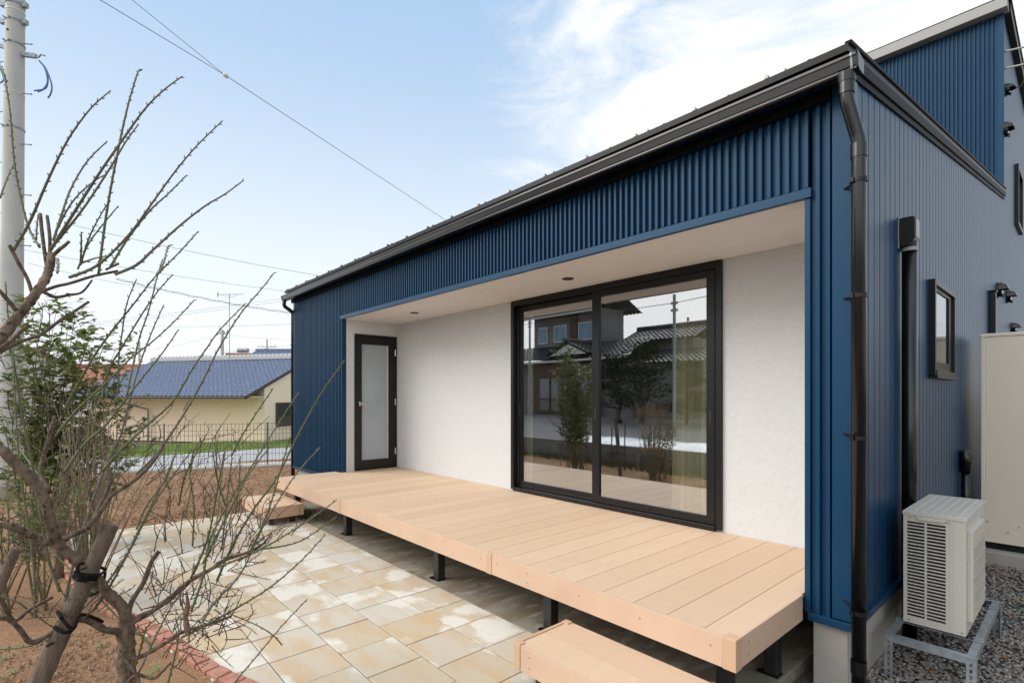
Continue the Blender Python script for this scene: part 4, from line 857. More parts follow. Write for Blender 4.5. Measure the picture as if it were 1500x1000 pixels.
m = MB(); p = P(356, 513, 55); m.tube([p-CR*0.55, p+CR*0.55], 0.24, 14); tag(m.build('transformer', 'galv'), 'grey transformer drum hanging on the cables over the red roof', 'transformer')
# near utility pole, left edge of the picture
def big_pole():
    D = 8.0; bot = P(19.5, 579, D); bot.z = -0.1; top_ = P(44, -60, D); k_ = (top_-P(20, 400, D))
    ax = Vector((0, 0, 1)); p400 = P(17.5, 400, D); p0 = P(22.5, 0, D); dirv = (p0-p400).normalized(); base = p400-dirv*((p400.z+0.1)/dirv.z); topp = p400+dirv*9.0
    t = empty('utility_pole', base, 'large pale concrete utility pole with step bolts and bands at the left edge', 'utility pole')
    r0, r1 = 0.158, 0.086; L_ = (topp-base).length; rad = lambda p: r0+(r1-r0)*((p-base).length/L_)
    n = 24; pts = [base+(topp-base)*i/n for i in range(n+1)]; MB().tube(pts, [rad(p) for p in pts], 28).build('shaft', 'pole', t, smooth=True)
    def at(py): return p400+dirv*((P(0, py, D).z-p400.z)/dirv.z)
    for py in (8, 33, 66, 189):
        c_ = at(py); r = rad(c_); m = MB(); m.tube([c_-dirv*0.014, c_+dirv*0.014], r+0.008, 28)
        if py < 60: m.obox(c_+CR*(r+0.035), (CR, CF, dirv), (0.035, 0.03, 0.035)); m.obox(c_-CR*(r+0.05), (CR, CF, dirv), (0.06, 0.03, 0.02))
        for s in (-.05, .03): m.tube([c_-CF*r+CR*s, c_-CF*(r+0.03)+CR*s], 0.012, 6)
        m.build('band', 'galv', t)
    for py in (18, 138): c_ = at(py); m = MB(); m.tube([c_-dirv*0.006, c_+dirv*0.006], rad(c_)+0.005, 28); m.build('white_tie', 'ceramic', t)
    for py in (64, 137, 211, 285, 359):
        c_ = at(py); r = rad(c_); m = MB(); m.tube([c_+CR*r*0.95, c_+CR*(r+0.14)-Vector((0, 0, .012))], 0.009, 6); m.tube([c_+CR*(r+0.135)-Vector((0, 0, .012)), c_+CR*(r+0.15)-Vector((0, 0, .012))], 0.013, 6); m.build('step_bolt', 'galv', t)
        c_ = at(py+26); m = MB(); m.tube([c_-CR*r*0.95, c_-CR*(r+0.14)-Vector((0, 0, .012))], 0.009, 6); m.build('step_bolt', 'galv', t)
    c_ = at(80); r = rad(c_); m = MB(); m.obox(c_+CR*(r+0.10)-Vector((0, 0, .012)), (CR-Vector((0, 0, .12)), CF, (0, 0, 1)), (0.115, 0.025, 0.03)); m.tube([P(56, 85, D), P(60, 80, D), P(66, 82, D)], 0.012, 6); m.build('bracket_arm', 'galv', t)
    m = MB()
    for q_ in ([(57, 89), (64, 97), (69, 109), (70, 120), (66, 130), (50, 133)], [(57, 89), (65, 99), (69, 112), (69, 123), (62, 132), (55, 134.5)], [(57, 89), (66, 99), (73, 115), (76, 128), (74, 138), (70, 144)]): m.tube(catmull([P(x_, y_, D) for x_, y_ in q_], 5), 0.011, 6)
    m.build('loose_cable', 'bluewire', t)
    m = MB(); m.tube(catmull([P(0, 100, D-.3), P(4, 106, D-.3), P(7, 116, D-.25)], 4), 0.02, 6); m.tube(catmull([P(0, 122, D-.3), P(5, 118, D-.3), P(7, 113, D-.3)], 4), 0.010, 6); m.build('loose_cable', 'bluewire', t)
    for py in (6, 33, 70): c_ = at(py); m = MB(); m.obox(c_-CR*(rad(c_)+0.30)+Vector((0, 0, .09)), (CR-Vector((0, 0, .3)), CF, (0, 0, 1)), (0.30, 0.025, 0.03)); m.build('bracket_arm', 'galv', t)
    m = MB()
    for py in (51, 126): c_ = at(py); m.tube([c_-CF*(rad(c_)-0.01), c_-CF*(rad(c_)+0.004)], 0.018, 8)
    m.build('bolt_hole', 'rubber', t)
    return at
at_pole = big_pole()
# overhead lines
def line(pts, d, r, label, sag=0.0, n=14, wob=0.0):
    W_ = [P(x_, y_, dd) for (x_, y_), dd in zip(pts, d)]
    if len(W_) == 2: W_ = [W_[0].lerp(W_[1], i/n)-Vector((0, 0, sag*4*(i/n)*(1-i/n))) for i in range(n+1)]
    m = MB(); m.tube(W_, r, 5); tag(m.build('overhead_wire', 'wire', smooth=True, fix=False), label, 'wire', 'overhead wires'); return m
line([(80, -40), (330, 110.5)], (9, 13), 0.007, 'upper of the two wires running down to the white insulator in the sky')
line([(150, -35), (330, 110.5)], (11, 13), 0.006, 'steeper thin wire meeting the white insulator from the right side above')
line([(330, 110.5), (652, 322)], (13, 22), 0.008, 'single wire falling from the white insulator to the blue house eave')
m = MB(); p = P(331, 111, 13); dv = (P(652, 322, 22)-p).normalized(); m.tube([p-dv*0.07, p-dv*0.03, p+dv*0.03, p+dv*0.07], [0.03, 0.055, 0.055, 0.03], 12); tag(m.build('insulator', 'ceramic', smooth=True), 'small white egg insulator where two wires join in the sky', 'insulator')
WL = [((100, 328), (470, 404), 20, 'highest faint wire crossing from the big pole towards the blue eave'), ((30, 365), (430, 428), 22, 'second wire from the top, straight, above the television aerial'),
      ((40, 385), (232, 424), 24, 'short wire reaching the twisted bundle from the big pole'), ((60, 480), (428, 435), 28, 'wire rising to the right just under the television antenna'), ((60, 483), (428, 439), 28, 'wire rising to the right, lower of the close pair'),
      ((130, 476), (440, 474), 45, 'level hairline wire halfway down the pale sky'), ((205, 515), (320, 490), 60, 'wire slanting up to the pale far pole'), ((335, 490), (440, 497), 60, 'wire from the pale far pole towards the house corner'), ((160, 530), (430, 505), 50, 'low wire grazing the pantile ridge'), ((300, 511), (432, 512), 50, 'lowest wire strung over the red roof')]
for a, b, d, lb in WL: line([a, b], (d, d*1.15), 0.008 if d < 30 else 0.013, lb, sag=0.10 if d < 30 else 0.2)
def twisted():
    m = MB(); a, b = P(170, 408, 24), P(440, 460, 29); n = 120
    for ph in (0, PI):
        m.tube([a.lerp(b, i/n)+Vector((0, 0, math.sin(i/n*2*PI*9+ph)*0.055*(1 if ph else .4)-0.15*4*(i/n)*(1-i/n))) for i in range(n+1)], 0.011, 5)
    tag(m.build('overhead_wire', 'wire', smooth=True, fix=False), 'wavy twisted cable pair sagging across the sky above the outbuilding', 'wire', 'overhead wires')
twisted()
# ---------------------------------------------------------------- plum tree
def prad(w, d): return 0.80*w/2/FPX*d
plum = empty('plum_tree', P(186, 1060, 2.5), 'bare pruned plum tree with long green shoots tied to a leaning stake', 'tree')
plum.location.z = -0.01
def curve(pts, d0, d1, w0, w1, m_, name, buds=0, n=4, taper=1.0, nseg=8, jit=0.0):
    k_ = len(pts); L3 = []
    for i, (x_, y_) in enumerate(pts):
        t = i/(k_-1); L3.append(P(x_, y_, d0+(d1-d0)*t+random.uniform(-jit, jit)))
    pl = catmull(L3, n); K = len(pl); rr = []
    for i in range(K):
        t = (i/(K-1))**taper; w = w0+(w1-w0)*t; rr.append(prad(w, d0+(d1-d0)*i/(K-1))*(1+(random.uniform(-.10, .10) if w0 > 7 else 0)))
    m = MB(); m.tube(pl, rr, nseg, jit=(0.13 if m_ == 'bark' else 0.06 if w0 > 5.8 else 0))
    if buds:
        tot = 0; side = 1; step_ = buds
        for i in range(1, K):
            seg = (pl[i]-pl[i-1]); ln = seg.length; dirn = seg.normalized(); x_ = 0
            while tot+ln-x_ > step_ if False else (tot+ln >= step_):
                u = (step_-tot)/ln if ln else 0; p = pl[i-1]+seg*max(0, min(1, u)); a = random.uniform(-.6, .6)
                nv = (CR*math.cos(a)*side+CF*math.sin(a)); nv = (nv-dirn*nv.dot(dirn)).normalized(); r = rr[i]
                m.tube([p+nv*r*0.5, p+nv*(r*1.0+0.0035)+dirn*0.004, p+nv*(r+0.006)+dirn*0.012], [r*0.45+0.0010, r*0.35+0.0010, 0.0005], 5)
                side = -side; tot -= step_*random.uniform(.8, 1.2)
                if tot+ln < step_: break
            tot += ln
    return m.build(name, m_, plum, smooth=True, fix=False)
# trunk and limbs
curve([(188, 1110), (187, 1050), (186, 1000), (185, 945), (186, 903)], 2.5, 2.5, 30, 25, 'bark', 'trunk', n=9, nseg=18)
curve([(188, 915), (178, 888), (158, 868), (132, 837), (106, 815), (84, 795), (74, 762), (64, 728), (45, 700), (20, 676), (-8, 648), (-40, 620)], 2.5, 2.15, 19, 15, 'bark', 'limb', n=8, nseg=16)
curve([(-30, 545), (-2, 500), (19, 473), (42, 444), (62, 416), (73, 392), (75, 372)], 2.2, 2.45, 19, 12, 'bark', 'limb', n=8, nseg=16)
curve([(191, 912), (208, 902), (224, 894), (252, 873), (280, 849), (311, 832), (332, 819), (367, 807), (390, 793)], 2.5, 2.95, 13, 4, 'bark', 'limb', n=4, nseg=10)
curve([(188, 900), (193, 880), (210, 853), (222, 822), (233, 807)], 2.48, 2.6, 9, 7, 'twig', 'limb')
curve([(190, 965), (206, 961), (245, 940), (266, 926), (304, 914), (339, 902)], 2.48, 2.7, 9, 4, 'bark', 'limb')
curve([(186, 1000), (200, 988), (224, 993), (236, 985), (250, 970)], 2.46, 2.4, 7, 3.5, 'twig', 'limb')
curve([(175, 957), (189, 972), (202, 991), (203, 1000)], 2.44, 2.4, 6, 5, 'twig', 'limb')
curve([(182, 935), (170, 924), (154, 922), (129, 908), (105, 909), (70, 930), (45, 940), (28, 920), (10, 905), (-10, 908)], 2.5, 2.1, 13, 7, 'twig', 'limb', nseg=10)
curve([(-10, 868), (4, 882), (14, 902), (24, 908), (45, 891), (77, 874)], 2.15, 2.4, 8, 6, 'twig', 'limb')
curve([(70, 795), (40, 781), (15, 770), (-15, 768)], 2.3, 2.1, 14, 10, 'bark', 'limb')
curve([(94, 790), (112, 780), (129, 772), (140, 755), (150, 735), (160, 708), (162, 685)], 2.3, 2.5, 11, 7, 'twig', 'limb')
curve([(129, 772), (148, 748), (164, 725), (199, 702), (224, 676), (238, 655)], 2.35, 2.6, 9, 5, 'twig', 'limb')
curve([(72, 720), (60, 690), (72, 640), (80, 610)], 2.3, 2.45, 9, 6, 'twig', 'limb')
# pruned stubs and side limbs of the upper fork
curve([(70, 400), (64, 360), (61, 335), (59, 313)], 2.42, 2.5, 6, 5.5, 'twig', 'stub')
curve([(73, 375), (73, 350), (71, 330), (69, 316)], 2.44, 2.5, 5.5, 5, 'twig', 'stub')
curve([(74, 378), (86, 366), (94, 360), (101, 354)], 2.44, 2.4, 7, 5, 'bark', 'stub')
curve([(48, 432), (40, 408), (26, 383), (14, 359)], 2.35, 2.3, 6, 6, 'twig', 'stub')
curve([(24, 455), (12, 440), (-6, 420)], 2.25, 2.2, 8, 6, 'twig', 'stub')
curve([(55, 430), (80, 420), (102, 415), (138, 404), (173, 397)], 2.4, 2.55, 6, 4.5, 'twig', 'limb')
curve([(-10, 520), (14, 508), (30, 500), (58, 491), (83, 473), (112, 454), (130, 442)], 2.2, 2.5, 7, 4.5, 'twig', 'limb')
curve([(-10, 516), (15, 500), (28, 488), (40, 478)], 2.2, 2.25, 8, 6, 'twig', 'stub')
curve([(60, 425), (80, 435), (100, 432), (120, 428), (135, 410)], 2.45, 2.55, 7, 3, 'twig', 'limb')
curve([(155, 395), (165, 390), (174, 386)], 2.5, 2.5, 4, 4, 'twig', 'stub')
UP = [  # shoots against the sky (grey green, with buds)
 [(58, 362), (40, 328), (22, 248), (14, 160), (4, 104), (-6, 90)], [(20, 366), (44, 324), (72, 260), (100, 204), (132, 160), (162, 133)], [(78, 352), (90, 315), (104, 276), (128, 236), (157, 207)],
 [(74, 366), (108, 312), (144, 256), (180, 204), (212, 160), (240, 132), (267, 112)], [(78, 360), (120, 308), (160, 248), (184, 208), (203, 182)], [(144, 404), (156, 312), (172, 224), (186, 160), (196, 124), (203, 104), (208, 103)],
 [(82, 340), (98, 308), (116, 284), (140, 264), (156, 255)], [(114, 394), (128, 360), (148, 332), (173, 302)], [(118, 388), (128, 355), (138, 332), (156, 300)],
 [(102, 406), (135, 393), (160, 374), (192, 340), (224, 296), (256, 252), (288, 214), (326, 177)], [(162, 390), (188, 348), (220, 308), (246, 284), (273, 257)], [(168, 402), (200, 388), (224, 366), (264, 330), (300, 302), (330, 284), (357, 264)],
 [(231, 402), (240, 384), (246, 362), (252, 359)], [(232, 400), (238, 394), (264, 368), (290, 339)], [(0, 290), (10, 262), (20, 240)], [(118, 384), (119, 360), (119, 340)], [(53, 350), (54, 330), (56, 314)], [(120, 385), (140, 378), (156, 375)], [(84, 400), (85, 385), (83, 378)]]
for i, q_ in enumerate(UP):
    big = 5.6 if i in (1, 3, 9, 11) else 4.6 if i in (0, 5, 10, 4, 2) else 3.4
    curve(q_, 2.45, 2.45+random.uniform(-.35, .5), big, 2.0, 'shootgrey' if i % 5 else 'shoot', 'shoot', buds=0.026, n=6, nseg=7)
MID = [
 ([(402, 399), (384, 422), (352, 460), (320, 511), (298, 556), (269, 607), (243, 646), (221, 674), (200, 694)], 5.0), ([(360, 444), (323, 482), (304, 508), (282, 540), (253, 588), (218, 620), (176, 660), (150, 690)], 5.0),
 ([(285, 439), (253, 473), (221, 502), (192, 524), (157, 559), (109, 604), (80, 640)], 4.2), ([(262, 482), (237, 518), (211, 550), (189, 578), (154, 623), (122, 652), (94, 692)], 5.6),
 ([(240, 446), (224, 482), (208, 524), (195, 566), (179, 630), (168, 655), (147, 702), (121, 780), (108, 824), (97, 875), (95, 912)], 6.0), ([(253, 402), (230, 428), (208, 460), (179, 508), (160, 540), (150, 585)], 4.0),
 ([(246, 386), (224, 409), (192, 450), (166, 482), (138, 521), (116, 560), (95, 600)], 5.2), ([(238, 380), (230, 406), (218, 454), (205, 492), (195, 534), (186, 578)], 3.6), ([(200, 409), (186, 444), (179, 486), (174, 527), (174, 575)], 3.2),
 ([(400, 569), (378, 601), (352, 642), (339, 668)], 3.4), ([(438, 574), (410, 617), (384, 658), (358, 700), (336, 735), (308, 790), (297, 846), (280, 895)], 4.6),
 ([(505, 527), (470, 577), (435, 640), (405, 700), (372, 745), (340, 800), (318, 850)], 4.8), ([(469, 655), (430, 699), (385, 772), (353, 839), (315, 881), (297, 910)], 4.6), ([(493, 732), (451, 762), (402, 793), (367, 811), (320, 830)], 4.4),
 ([(493, 756), (444, 790), (410, 800), (378, 804)], 4.0), ([(476, 783), (441, 821), (395, 860), (350, 888), (304, 914), (266, 933)], 4.6), ([(450, 877), (413, 916), (378, 958), (346, 996), (330, 1020)], 3.2), ([(336, 898), (378, 916), (400, 930), (413, 944)], 2.8),
 ([(280, 846), (304, 790), (318, 720), (329, 660)], 4.6), ([(297, 825), (336, 748), (364, 695), (395, 655)], 4.0), ([(325, 804), (332, 737), (340, 670)], 3.4), ([(364, 811), (392, 751), (416, 671), (425, 640)], 3.6),
 ([(8, 412), (13, 476), (22, 540), (32, 604), (45, 668), (58, 740), (70, 815), (88, 866)], 6.2), ([(52, 905), (50, 846), (45, 790), (31, 702), (24, 620), (19, 508)], 5.2), ([(117, 894), (150, 861), (185, 813), (205, 772), (241, 702), (263, 648)], 5.4), ([(136, 894), (158, 863), (191, 804), (230, 730), (282, 658)], 5.0),
 ([(70, 800), (97, 828), (132, 861), (176, 907), (209, 932), (222, 950)], 4.4), ([(195, 985), (206, 950), (214, 920), (230, 905)], 4.0), ([(203, 985), (224, 940), (250, 890), (290, 830)], 4.4), ([(246, 1000), (256, 960), (262, 930), (258, 905)], 4.2),
 ([(-5, 640), (20, 668), (48, 705), (70, 760)], 4.0), ([(0, 600), (25, 650), (60, 700)], 3.6), ([(0, 872), (30, 884), (48, 900)], 4.6), ([(-4, 950), (40, 946), (80, 932), (100, 915)], 4.6), ([(300, 640), (285, 668), (270, 700), (262, 740)], 3.4), ([(285, 655), (278, 690), (284, 740), (282, 800)], 3.4), ([(312, 662), (318, 700), (330, 740)], 3.2), ([(258, 660), (244, 700), (215, 740), (200, 775)], 3.8),
 ([(330, 662), (324, 700), (318, 760), (310, 800)], 3.0), ([(352, 668), (350, 710), (345, 752)], 2.8)]
for i, (q_, w) in enumerate(MID):
    rev = q_[0][1] < q_[-1][1]; q_ = q_[::-1] if rev else q_
    d0 = 2.5+random.uniform(-.15, .15)
    curve(q_, d0, d0+random.uniform(-.35, .45), w*0.95, 1.9, 'shoot' if (i % 4) else 'shootgrey', 'shoot', buds=0.034, n=6, nseg=7)
# short fruiting spurs and fine twigs on the limbs
TW = MB()
def spurs(cx_, cy_, sx_, sy_, n, L_, d, ang, spread, w=2.2):
    m = TW
    for i in range(n):
        x_, y_ = random.gauss(cx_, sx_), random.gauss(cy_, sy_); a = ang+random.gauss(0, spread); l = L_*random.uniform(.4, 1.2); dd = d+random.uniform(-.12, .12)
        p2 = (x_+math.cos(a)*l*.5+random.uniform(-4, 4), y_-math.sin(a)*l*.5); p3 = (x_+math.cos(a+random.uniform(-.3, .3))*l, y_-math.sin(a)*l)
        pts = catmull([P(x_, y_, dd), P(*p2, dd+random.uniform(-.03, .03)), P(*p3, dd+random.uniform(-.08, .08))], 3); m.tube(pts, [prad(w, d)*(1-.6*j/(len(pts)-1)) for j in range(len(pts))], 5)
        for j in range(2, len(pts)-1):
            if random.random() < .7: nv = (CR*random.choice((-1, 1))+Vector((0, 0, .6))).normalized(); m.tube([pts[j], pts[j]+nv*0.008], [0.0028, 0.0012], 4)
            if random.random() < .35: nv = (CR*random.uniform(-1, 1)+CF*random.uniform(-.5, .5)+Vector((0, 0, .7))).normalized(); e = pts[j]+nv*random.uniform(.02, .07); m.tube([pts[j], e], [prad(w, d)*.6, 0.0009], 4)
spurs(330, 815, 30, 12, 30, 60, 2.8, 1.0, .7); spurs(285, 905, 34, 22, 44, 55, 2.6, .7, .7); spurs(270, 950, 22, 14, 18, 40, 2.5, .5, .8); spurs(90, 890, 45, 25, 24, 40, 2.3, 1.2, .9); spurs(245, 790, 30, 30, 18, 55, 2.6, 1.3, .9); spurs(225, 870, 18, 14, 12, 45, 2.5, 1.4, .7); spurs(340, 770, 34, 25, 26, 50, 2.9, 1.2, .6, 1.8); spurs(150, 700, 30, 30, 16, 50, 2.5, 1.2, .8); spurs(60, 760, 30, 40, 14, 45, 2.3, 1.2, .9); spurs(60, 640, 25, 40, 12, 45, 2.4, 1.2, .8)
for q_ in ((300, 700, 40, 40, 26, 60, 2.8, 1.2, .5, 1.7), (380, 790, 30, 18, 22, 45, 2.95, .9, .6, 1.7), (200, 640, 50, 40, 22, 50, 2.6, 1.1, .6, 1.7), (120, 830, 40, 40, 18, 45, 2.35, 1.2, .9, 1.9), (30, 820, 30, 50, 18, 50, 2.2, 1.2, .9, 1.9), (240, 900, 40, 30, 24, 45, 2.55, .9, .8, 1.8), (40, 520, 30, 40, 12, 40, 2.3, 1.2, .8, 1.8)): spurs(*q_)
tag(TW.build('twigs', 'twig', plum, smooth=True, fix=False), kind='stuff')
m = MB(); m.tube(catmull([P(276, 930, 2.55), P(272, 905, 2.56), P(275, 885, 2.56), P(273, 868, 2.57)], 4), [prad(w, 2.55) for w in (9, 11, 10, 9, 8, 9, 10, 9, 7, 6, 5, 4, 3)], 10); m.build('stub', mat('peeling_bark', (0.34, 0.20, 0.13), 0.95, spec=0.1, var=(0.20, 0.12, 0.08), vscale=40, bump=1, bscale=80), plum)
# stake tied to the plum
def stakes():
    t = empty('garden_stake', P(40, 1060, 2.2), 'thick weathered round stake leaning under the plum tree, bound with black rope', 'stake')
    a, b = P(22, 1075, 2.22), P(163, 768, 2.42); r = 0; n = 14
    pts = [a.lerp(b, i/n) for i in range(n+1)]; m = MB(); m.tube(pts, [prad(34-7*i/n, 2.3)*(1+random.uniform(-.03, .03)) for i in range(n+1)], 16); m.build('shaft', 'stake', t, smooth=False)
    def wrap(px, py, d, w, k_, nm):
        c_ = P(px, py, d); ax = (b-a).normalized(); u = ax.orthogonal().normalized(); v_ = ax.cross(u); m = MB(); pts = []
        for i in range(k_*14+1): an = 2*PI*i/14; rr_ = prad(w, d)*(1+random.uniform(-.05, .06)); pts.append(c_+(u*math.cos(an)+v_*math.sin(an))*rr_+ax*(0.0065*(i/14-k_/2)))
        m.tube(pts, 0.0046, 7); return m.build('rope', 'rope', t, smooth=True)
    wrap(126, 843, 2.37, 35, 6, 'rope')
    m = MB(); m.tube(catmull([P(126, 843, 2.30), P(143, 843, 2.36), P(154, 838, 2.45), P(148, 862, 2.50), P(134, 872, 2.40)], 5), 0.006, 7); m.tube(catmull([P(112, 838, 2.30), P(118, 825, 2.34), P(140, 828, 2.46), P(156, 834, 2.48)], 5), 0.007, 7); m.tube(catmull([P(90, 905, 2.22), P(84, 895, 2.3), P(96, 912, 2.24), P(108, 920, 2.25), P(118, 900, 2.28), P(140, 905, 2.36), P(150, 910, 2.42)], 5), 0.007, 7); m.tube(catmull([P(80, 918, 2.22), P(95, 926, 2.21), P(106, 922, 2.24)], 5), 0.008, 7); m.build('rope', 'rope', t, smooth=True)
    m = MB(); 
    for (x_, y_) in ((79, 940), (128, 830)): c_ = P(x_, y_, 2.27); m.tube([c_-CF*prad(26, 2.3)*0.2, c_-CF*prad(29, 2.3)*1.0], prad(5, 2.3), 10)
    m.build('knot_hole', 'rubber', t)
    t2 = empty('garden_stake', P(-20, 880, 3.0), 'thin weathered stake leaning at the far left edge among the shrub stems', 'stake')
    MB().tube([P(-30, 925, 3.0), P(0, 855, 3.05), P(24, 803, 3.1)], [prad(20, 3), prad(19, 3), prad(17, 3)], 14).build('shaft', 'stake', t2)
    t3 = empty('garden_stake', P(100, 740, 4.4), 'upright grey stake standing inside the leafy shrub', 'stake')
    MB().tube([P(85, 850, 4.6), P(94, 720, 4.66), P(98, 650, 4.7)], prad(15, 4.7), 12).build('shaft', 'stake', t3)
    MB().tube([P(98, 668, 4.62), P(99, 655, 4.63)], prad(18, 4.7), 12).build('rope', 'rope', t3)
stakes()
# ---------------------------------------------------------------- leafy shrub
def leaf_geo(V, Fc, p, d, n, L_, w):
    d = d.normalized(); n = (n-d*n.dot(d)); n = n.normalized() if n.length > 1e-4 else d.orthogonal().normalized(); s = d.cross(n); b = len(V)
    V += [tuple(p), tuple(p+d*L_*.30+s*w*.9+n*w*.25), tuple(p+d*L_*.65+s*w*.8+n*w*.2-n*L_*.03), tuple(p+d*L_-n*L_*.12), tuple(p+d*L_*.65-s*w*.8+n*w*.2-n*L_*.03), tuple(p+d*L_*.30-s*w*.9+n*w*.25), tuple(p+d*L_*.48)]
    Fc += [(b, b+1, b+6), (b+1, b+2, b+6), (b+2, b+3, b+6), (b+3, b+4, b+6), (b+4, b+5, b+6), (b+5, b, b+6)]
def shrub(name, base_px, d, stems, leafn, label, lsz=(.035, .055), lm='leaf', r0=0.009, msz=1.0):
    bp = P(base_px[0], base_px[1], d); bp.z = -0.01; t = empty(name, bp, label, 'shrub'); sm_ = MB(); V = []; Fc = []
    for (tx, ty, off) in stems:
        b = bp+Vector((random.uniform(-.16, .16), random.uniform(-.16, .16), -0.01)); e = P(tx, ty, d+off)
        mid = b.lerp(e, .45)+Vector((random.uniform(-.08, .08), random.uniform(-.08, .08), .12)); pl = catmull([b, mid, e], 7); K = len(pl)
        sm_.tube(pl, [r0*(1-.75*i/(K-1)) for i in range(K)], 6)
        tw = []
        for i in range(5, K):
            for _ in range(2):
                a = random.random()*6.28; dv = (pl[i]-pl[i-1]).normalized(); q_ = pl[i]+Vector((math.cos(a), math.sin(a), random.uniform(.2, 1.1))).normalized()*random.uniform(.10, .28); sm_.tube([pl[i], pl[i].lerp(q_, .5)+Vector((0, 0, .02)), q_], [0.003, 0.002, 0.001], 4); tw.append((pl[i], q_))
        for _ in range(leafn):
            p0, p1 = random.choice(tw); s = random.uniform(.25, 1.0); p = p0.lerp(p1, s); dv = (p1-p0).normalized(); a = random.random()*6.28
            dd = (dv*.5+Vector((math.cos(a), math.sin(a), random.uniform(-.5, .5)))).normalized(); L_ = random.uniform(*lsz); leaf_geo(V, Fc, p, dd, Vector((random.uniform(-.6, .6), random.uniform(-.6, .6), 1)), L_, L_*.27)
    sm_.build('stems', 'stem', t, smooth=True, fix=False); m = MB(); m.v = V; m.f = Fc; m.build('foliage', lm, t, fix=False); return t
st_ = [(x_, y_, random.uniform(-.5, .5)) for x_, y_ in ((28, 470), (45, 452), (60, 462), (82, 458), (100, 470), (118, 478), (135, 486), (152, 500), (168, 515), (180, 530), (12, 500), (70, 500), (110, 520), (90, 560), (130, 560), (20, 560), (150, 590), (50, 590), (5, 620), (40, 540), (72, 448), (92, 470), (110, 462), (128, 500), (146, 520), (160, 545), (176, 560), (100, 590), (62, 560), (84, 520), (38, 500), (8, 480), (140, 620), (118, 540))]
shrub('evergreen_shrub', (62, 800), 5.5, st_, 115, 'leafy green evergreen shrub behind the plum tree at the left', (.065, .10))
st2 = [(x_, y_, random.uniform(-.25, .25)) for x_, y_ in ((5, 740), (25, 720), (50, 735), (75, 715), (98, 730), (20, 790), (60, 780), (90, 690), (110, 700), (40, 690), (8, 690), (125, 730))]
shrub('evergreen_shrub', (40, 895), 3.9, st2, 34, 'lower leafy shrub with green upright stems beside the leaning stake', (.045, .075))
st3 = [(x_, y_, random.uniform(-.2, .3)) for x_, y_ in ((150, 640), (172, 610), (190, 600), (200, 630), (182, 650), (215, 660), (165, 585))]
shrub('evergreen_shrub', (130, 790), 5.7, st3, 60, 'sparse green shrub right of the leafy one, before the fence', (.06, .095))
def broom():
    bp = P(128, 720, 4.1); t = empty('bare_shrub', Vector((bp.x, bp.y, -0.01)), 'fan of thin tan branches leaning right among the shrubs', 'shrub'); m = MB(); b = Vector((bp.x, bp.y, -0.02))
    for i in range(40):
        tx, ty = random.choice(((random.uniform(150, 275), random.uniform(610, 720)), (random.uniform(120, 200), random.uniform(540, 640)), (random.uniform(60, 160), random.uniform(560, 660)))); d = 4.1+random.uniform(-.4, .4)
        e = P(tx, ty, d); mid = b.lerp(e, .55)+Vector((random.uniform(-.06, .06), random.uniform(-.06, .06), random.uniform(.0, .16))); pl = catmull([b+Vector((random.uniform(-.05, .05), random.uniform(-.05, .05), 0)), mid, e], 5); m.tube(pl, [0.0062*(1-.75*j/(len(pl)-1)) for j in range(len(pl))], 5)
        if random.random() < .7: q_ = pl[7]; e2 = q_+(e-q_)*.6+Vector((random.uniform(-.12, .12), random.uniform(-.12, .12), .08)); m.tube([q_, e2], [0.003, 0.001], 4)
    m.build('branches', 'tan', t, smooth=True, fix=False)
broom()
# little weeds on the bare soil
for x_, y_, d in ((146, 945, 3.2), (228, 976, 2.95), (10, 988, 2.9), (75, 990, 2.9), (224, 985, 2.9), (215, 843, 4.3), (6, 965, 3.0)):
    z_ = P(x_, y_, d); s_ = EYE/((y_-CY)/FPX); p = P(x_, y_, s_); p.z = -0.005; V = []; Fc = []
    for i in range(12): a = random.random()*6.28; leaf_geo(V, Fc, p+Vector((random.uniform(-.03, .03), random.uniform(-.03, .03), .004)), Vector((math.cos(a), math.sin(a), random.uniform(.1, .7))), Vector((0, 0, 1)), random.uniform(.018, .035), .006)
    m = MB(); m.v = V; m.f = Fc; tag(m.build('weed', mat('weed_leaf', (0.16, 0.22, 0.07), 0.7), fix=False), 'tiny pale green weed seedling growing in the bare brown soil', 'weed', 'weeds in the soil')
# ---------------------------------------------------------------- across the street (seen in the window's reflection)
bw = MB(); bw.box(-13.5, -2.2, -1.70, -1.55, -0.1, 0.43); bo = bw.build('block_wall', 'block', bevel=0.004); tag(bo, 'low grey concrete block wall along the street side of the garden', 'wall')
jt = MB()
for i in range(27): x = -13.3+0.41*i; jt.box(x-.005, x+.005, -1.5495, -1.5485, -.1, .43)
jt.box(-13.5, -2.2, -1.5495, -1.5482, .21, .22); jt.build('mortar', mat('mortar', (0.12, 0.115, 0.11), 0.95), bo)
m = MB(); n = 20
for i in range(n+1):
    for j in range(7): u, v = i/n, j/6; m.v.append((-9.4+4.4*u, -3.6+1.5*v, 0.34+0.16*math.sin(PI*v)+0.015*math.sin(u*23+v*5)))
m.f = [(i*7+j, (i+1)*7+j, (i+1)*7+j+1, i*7+j+1) for i in range(n) for j in range(6)]
tag(m.build('ground_sheet', 'sheet', smooth=True), 'pale blue plastic sheet spread behind the low block wall', 'sheet')
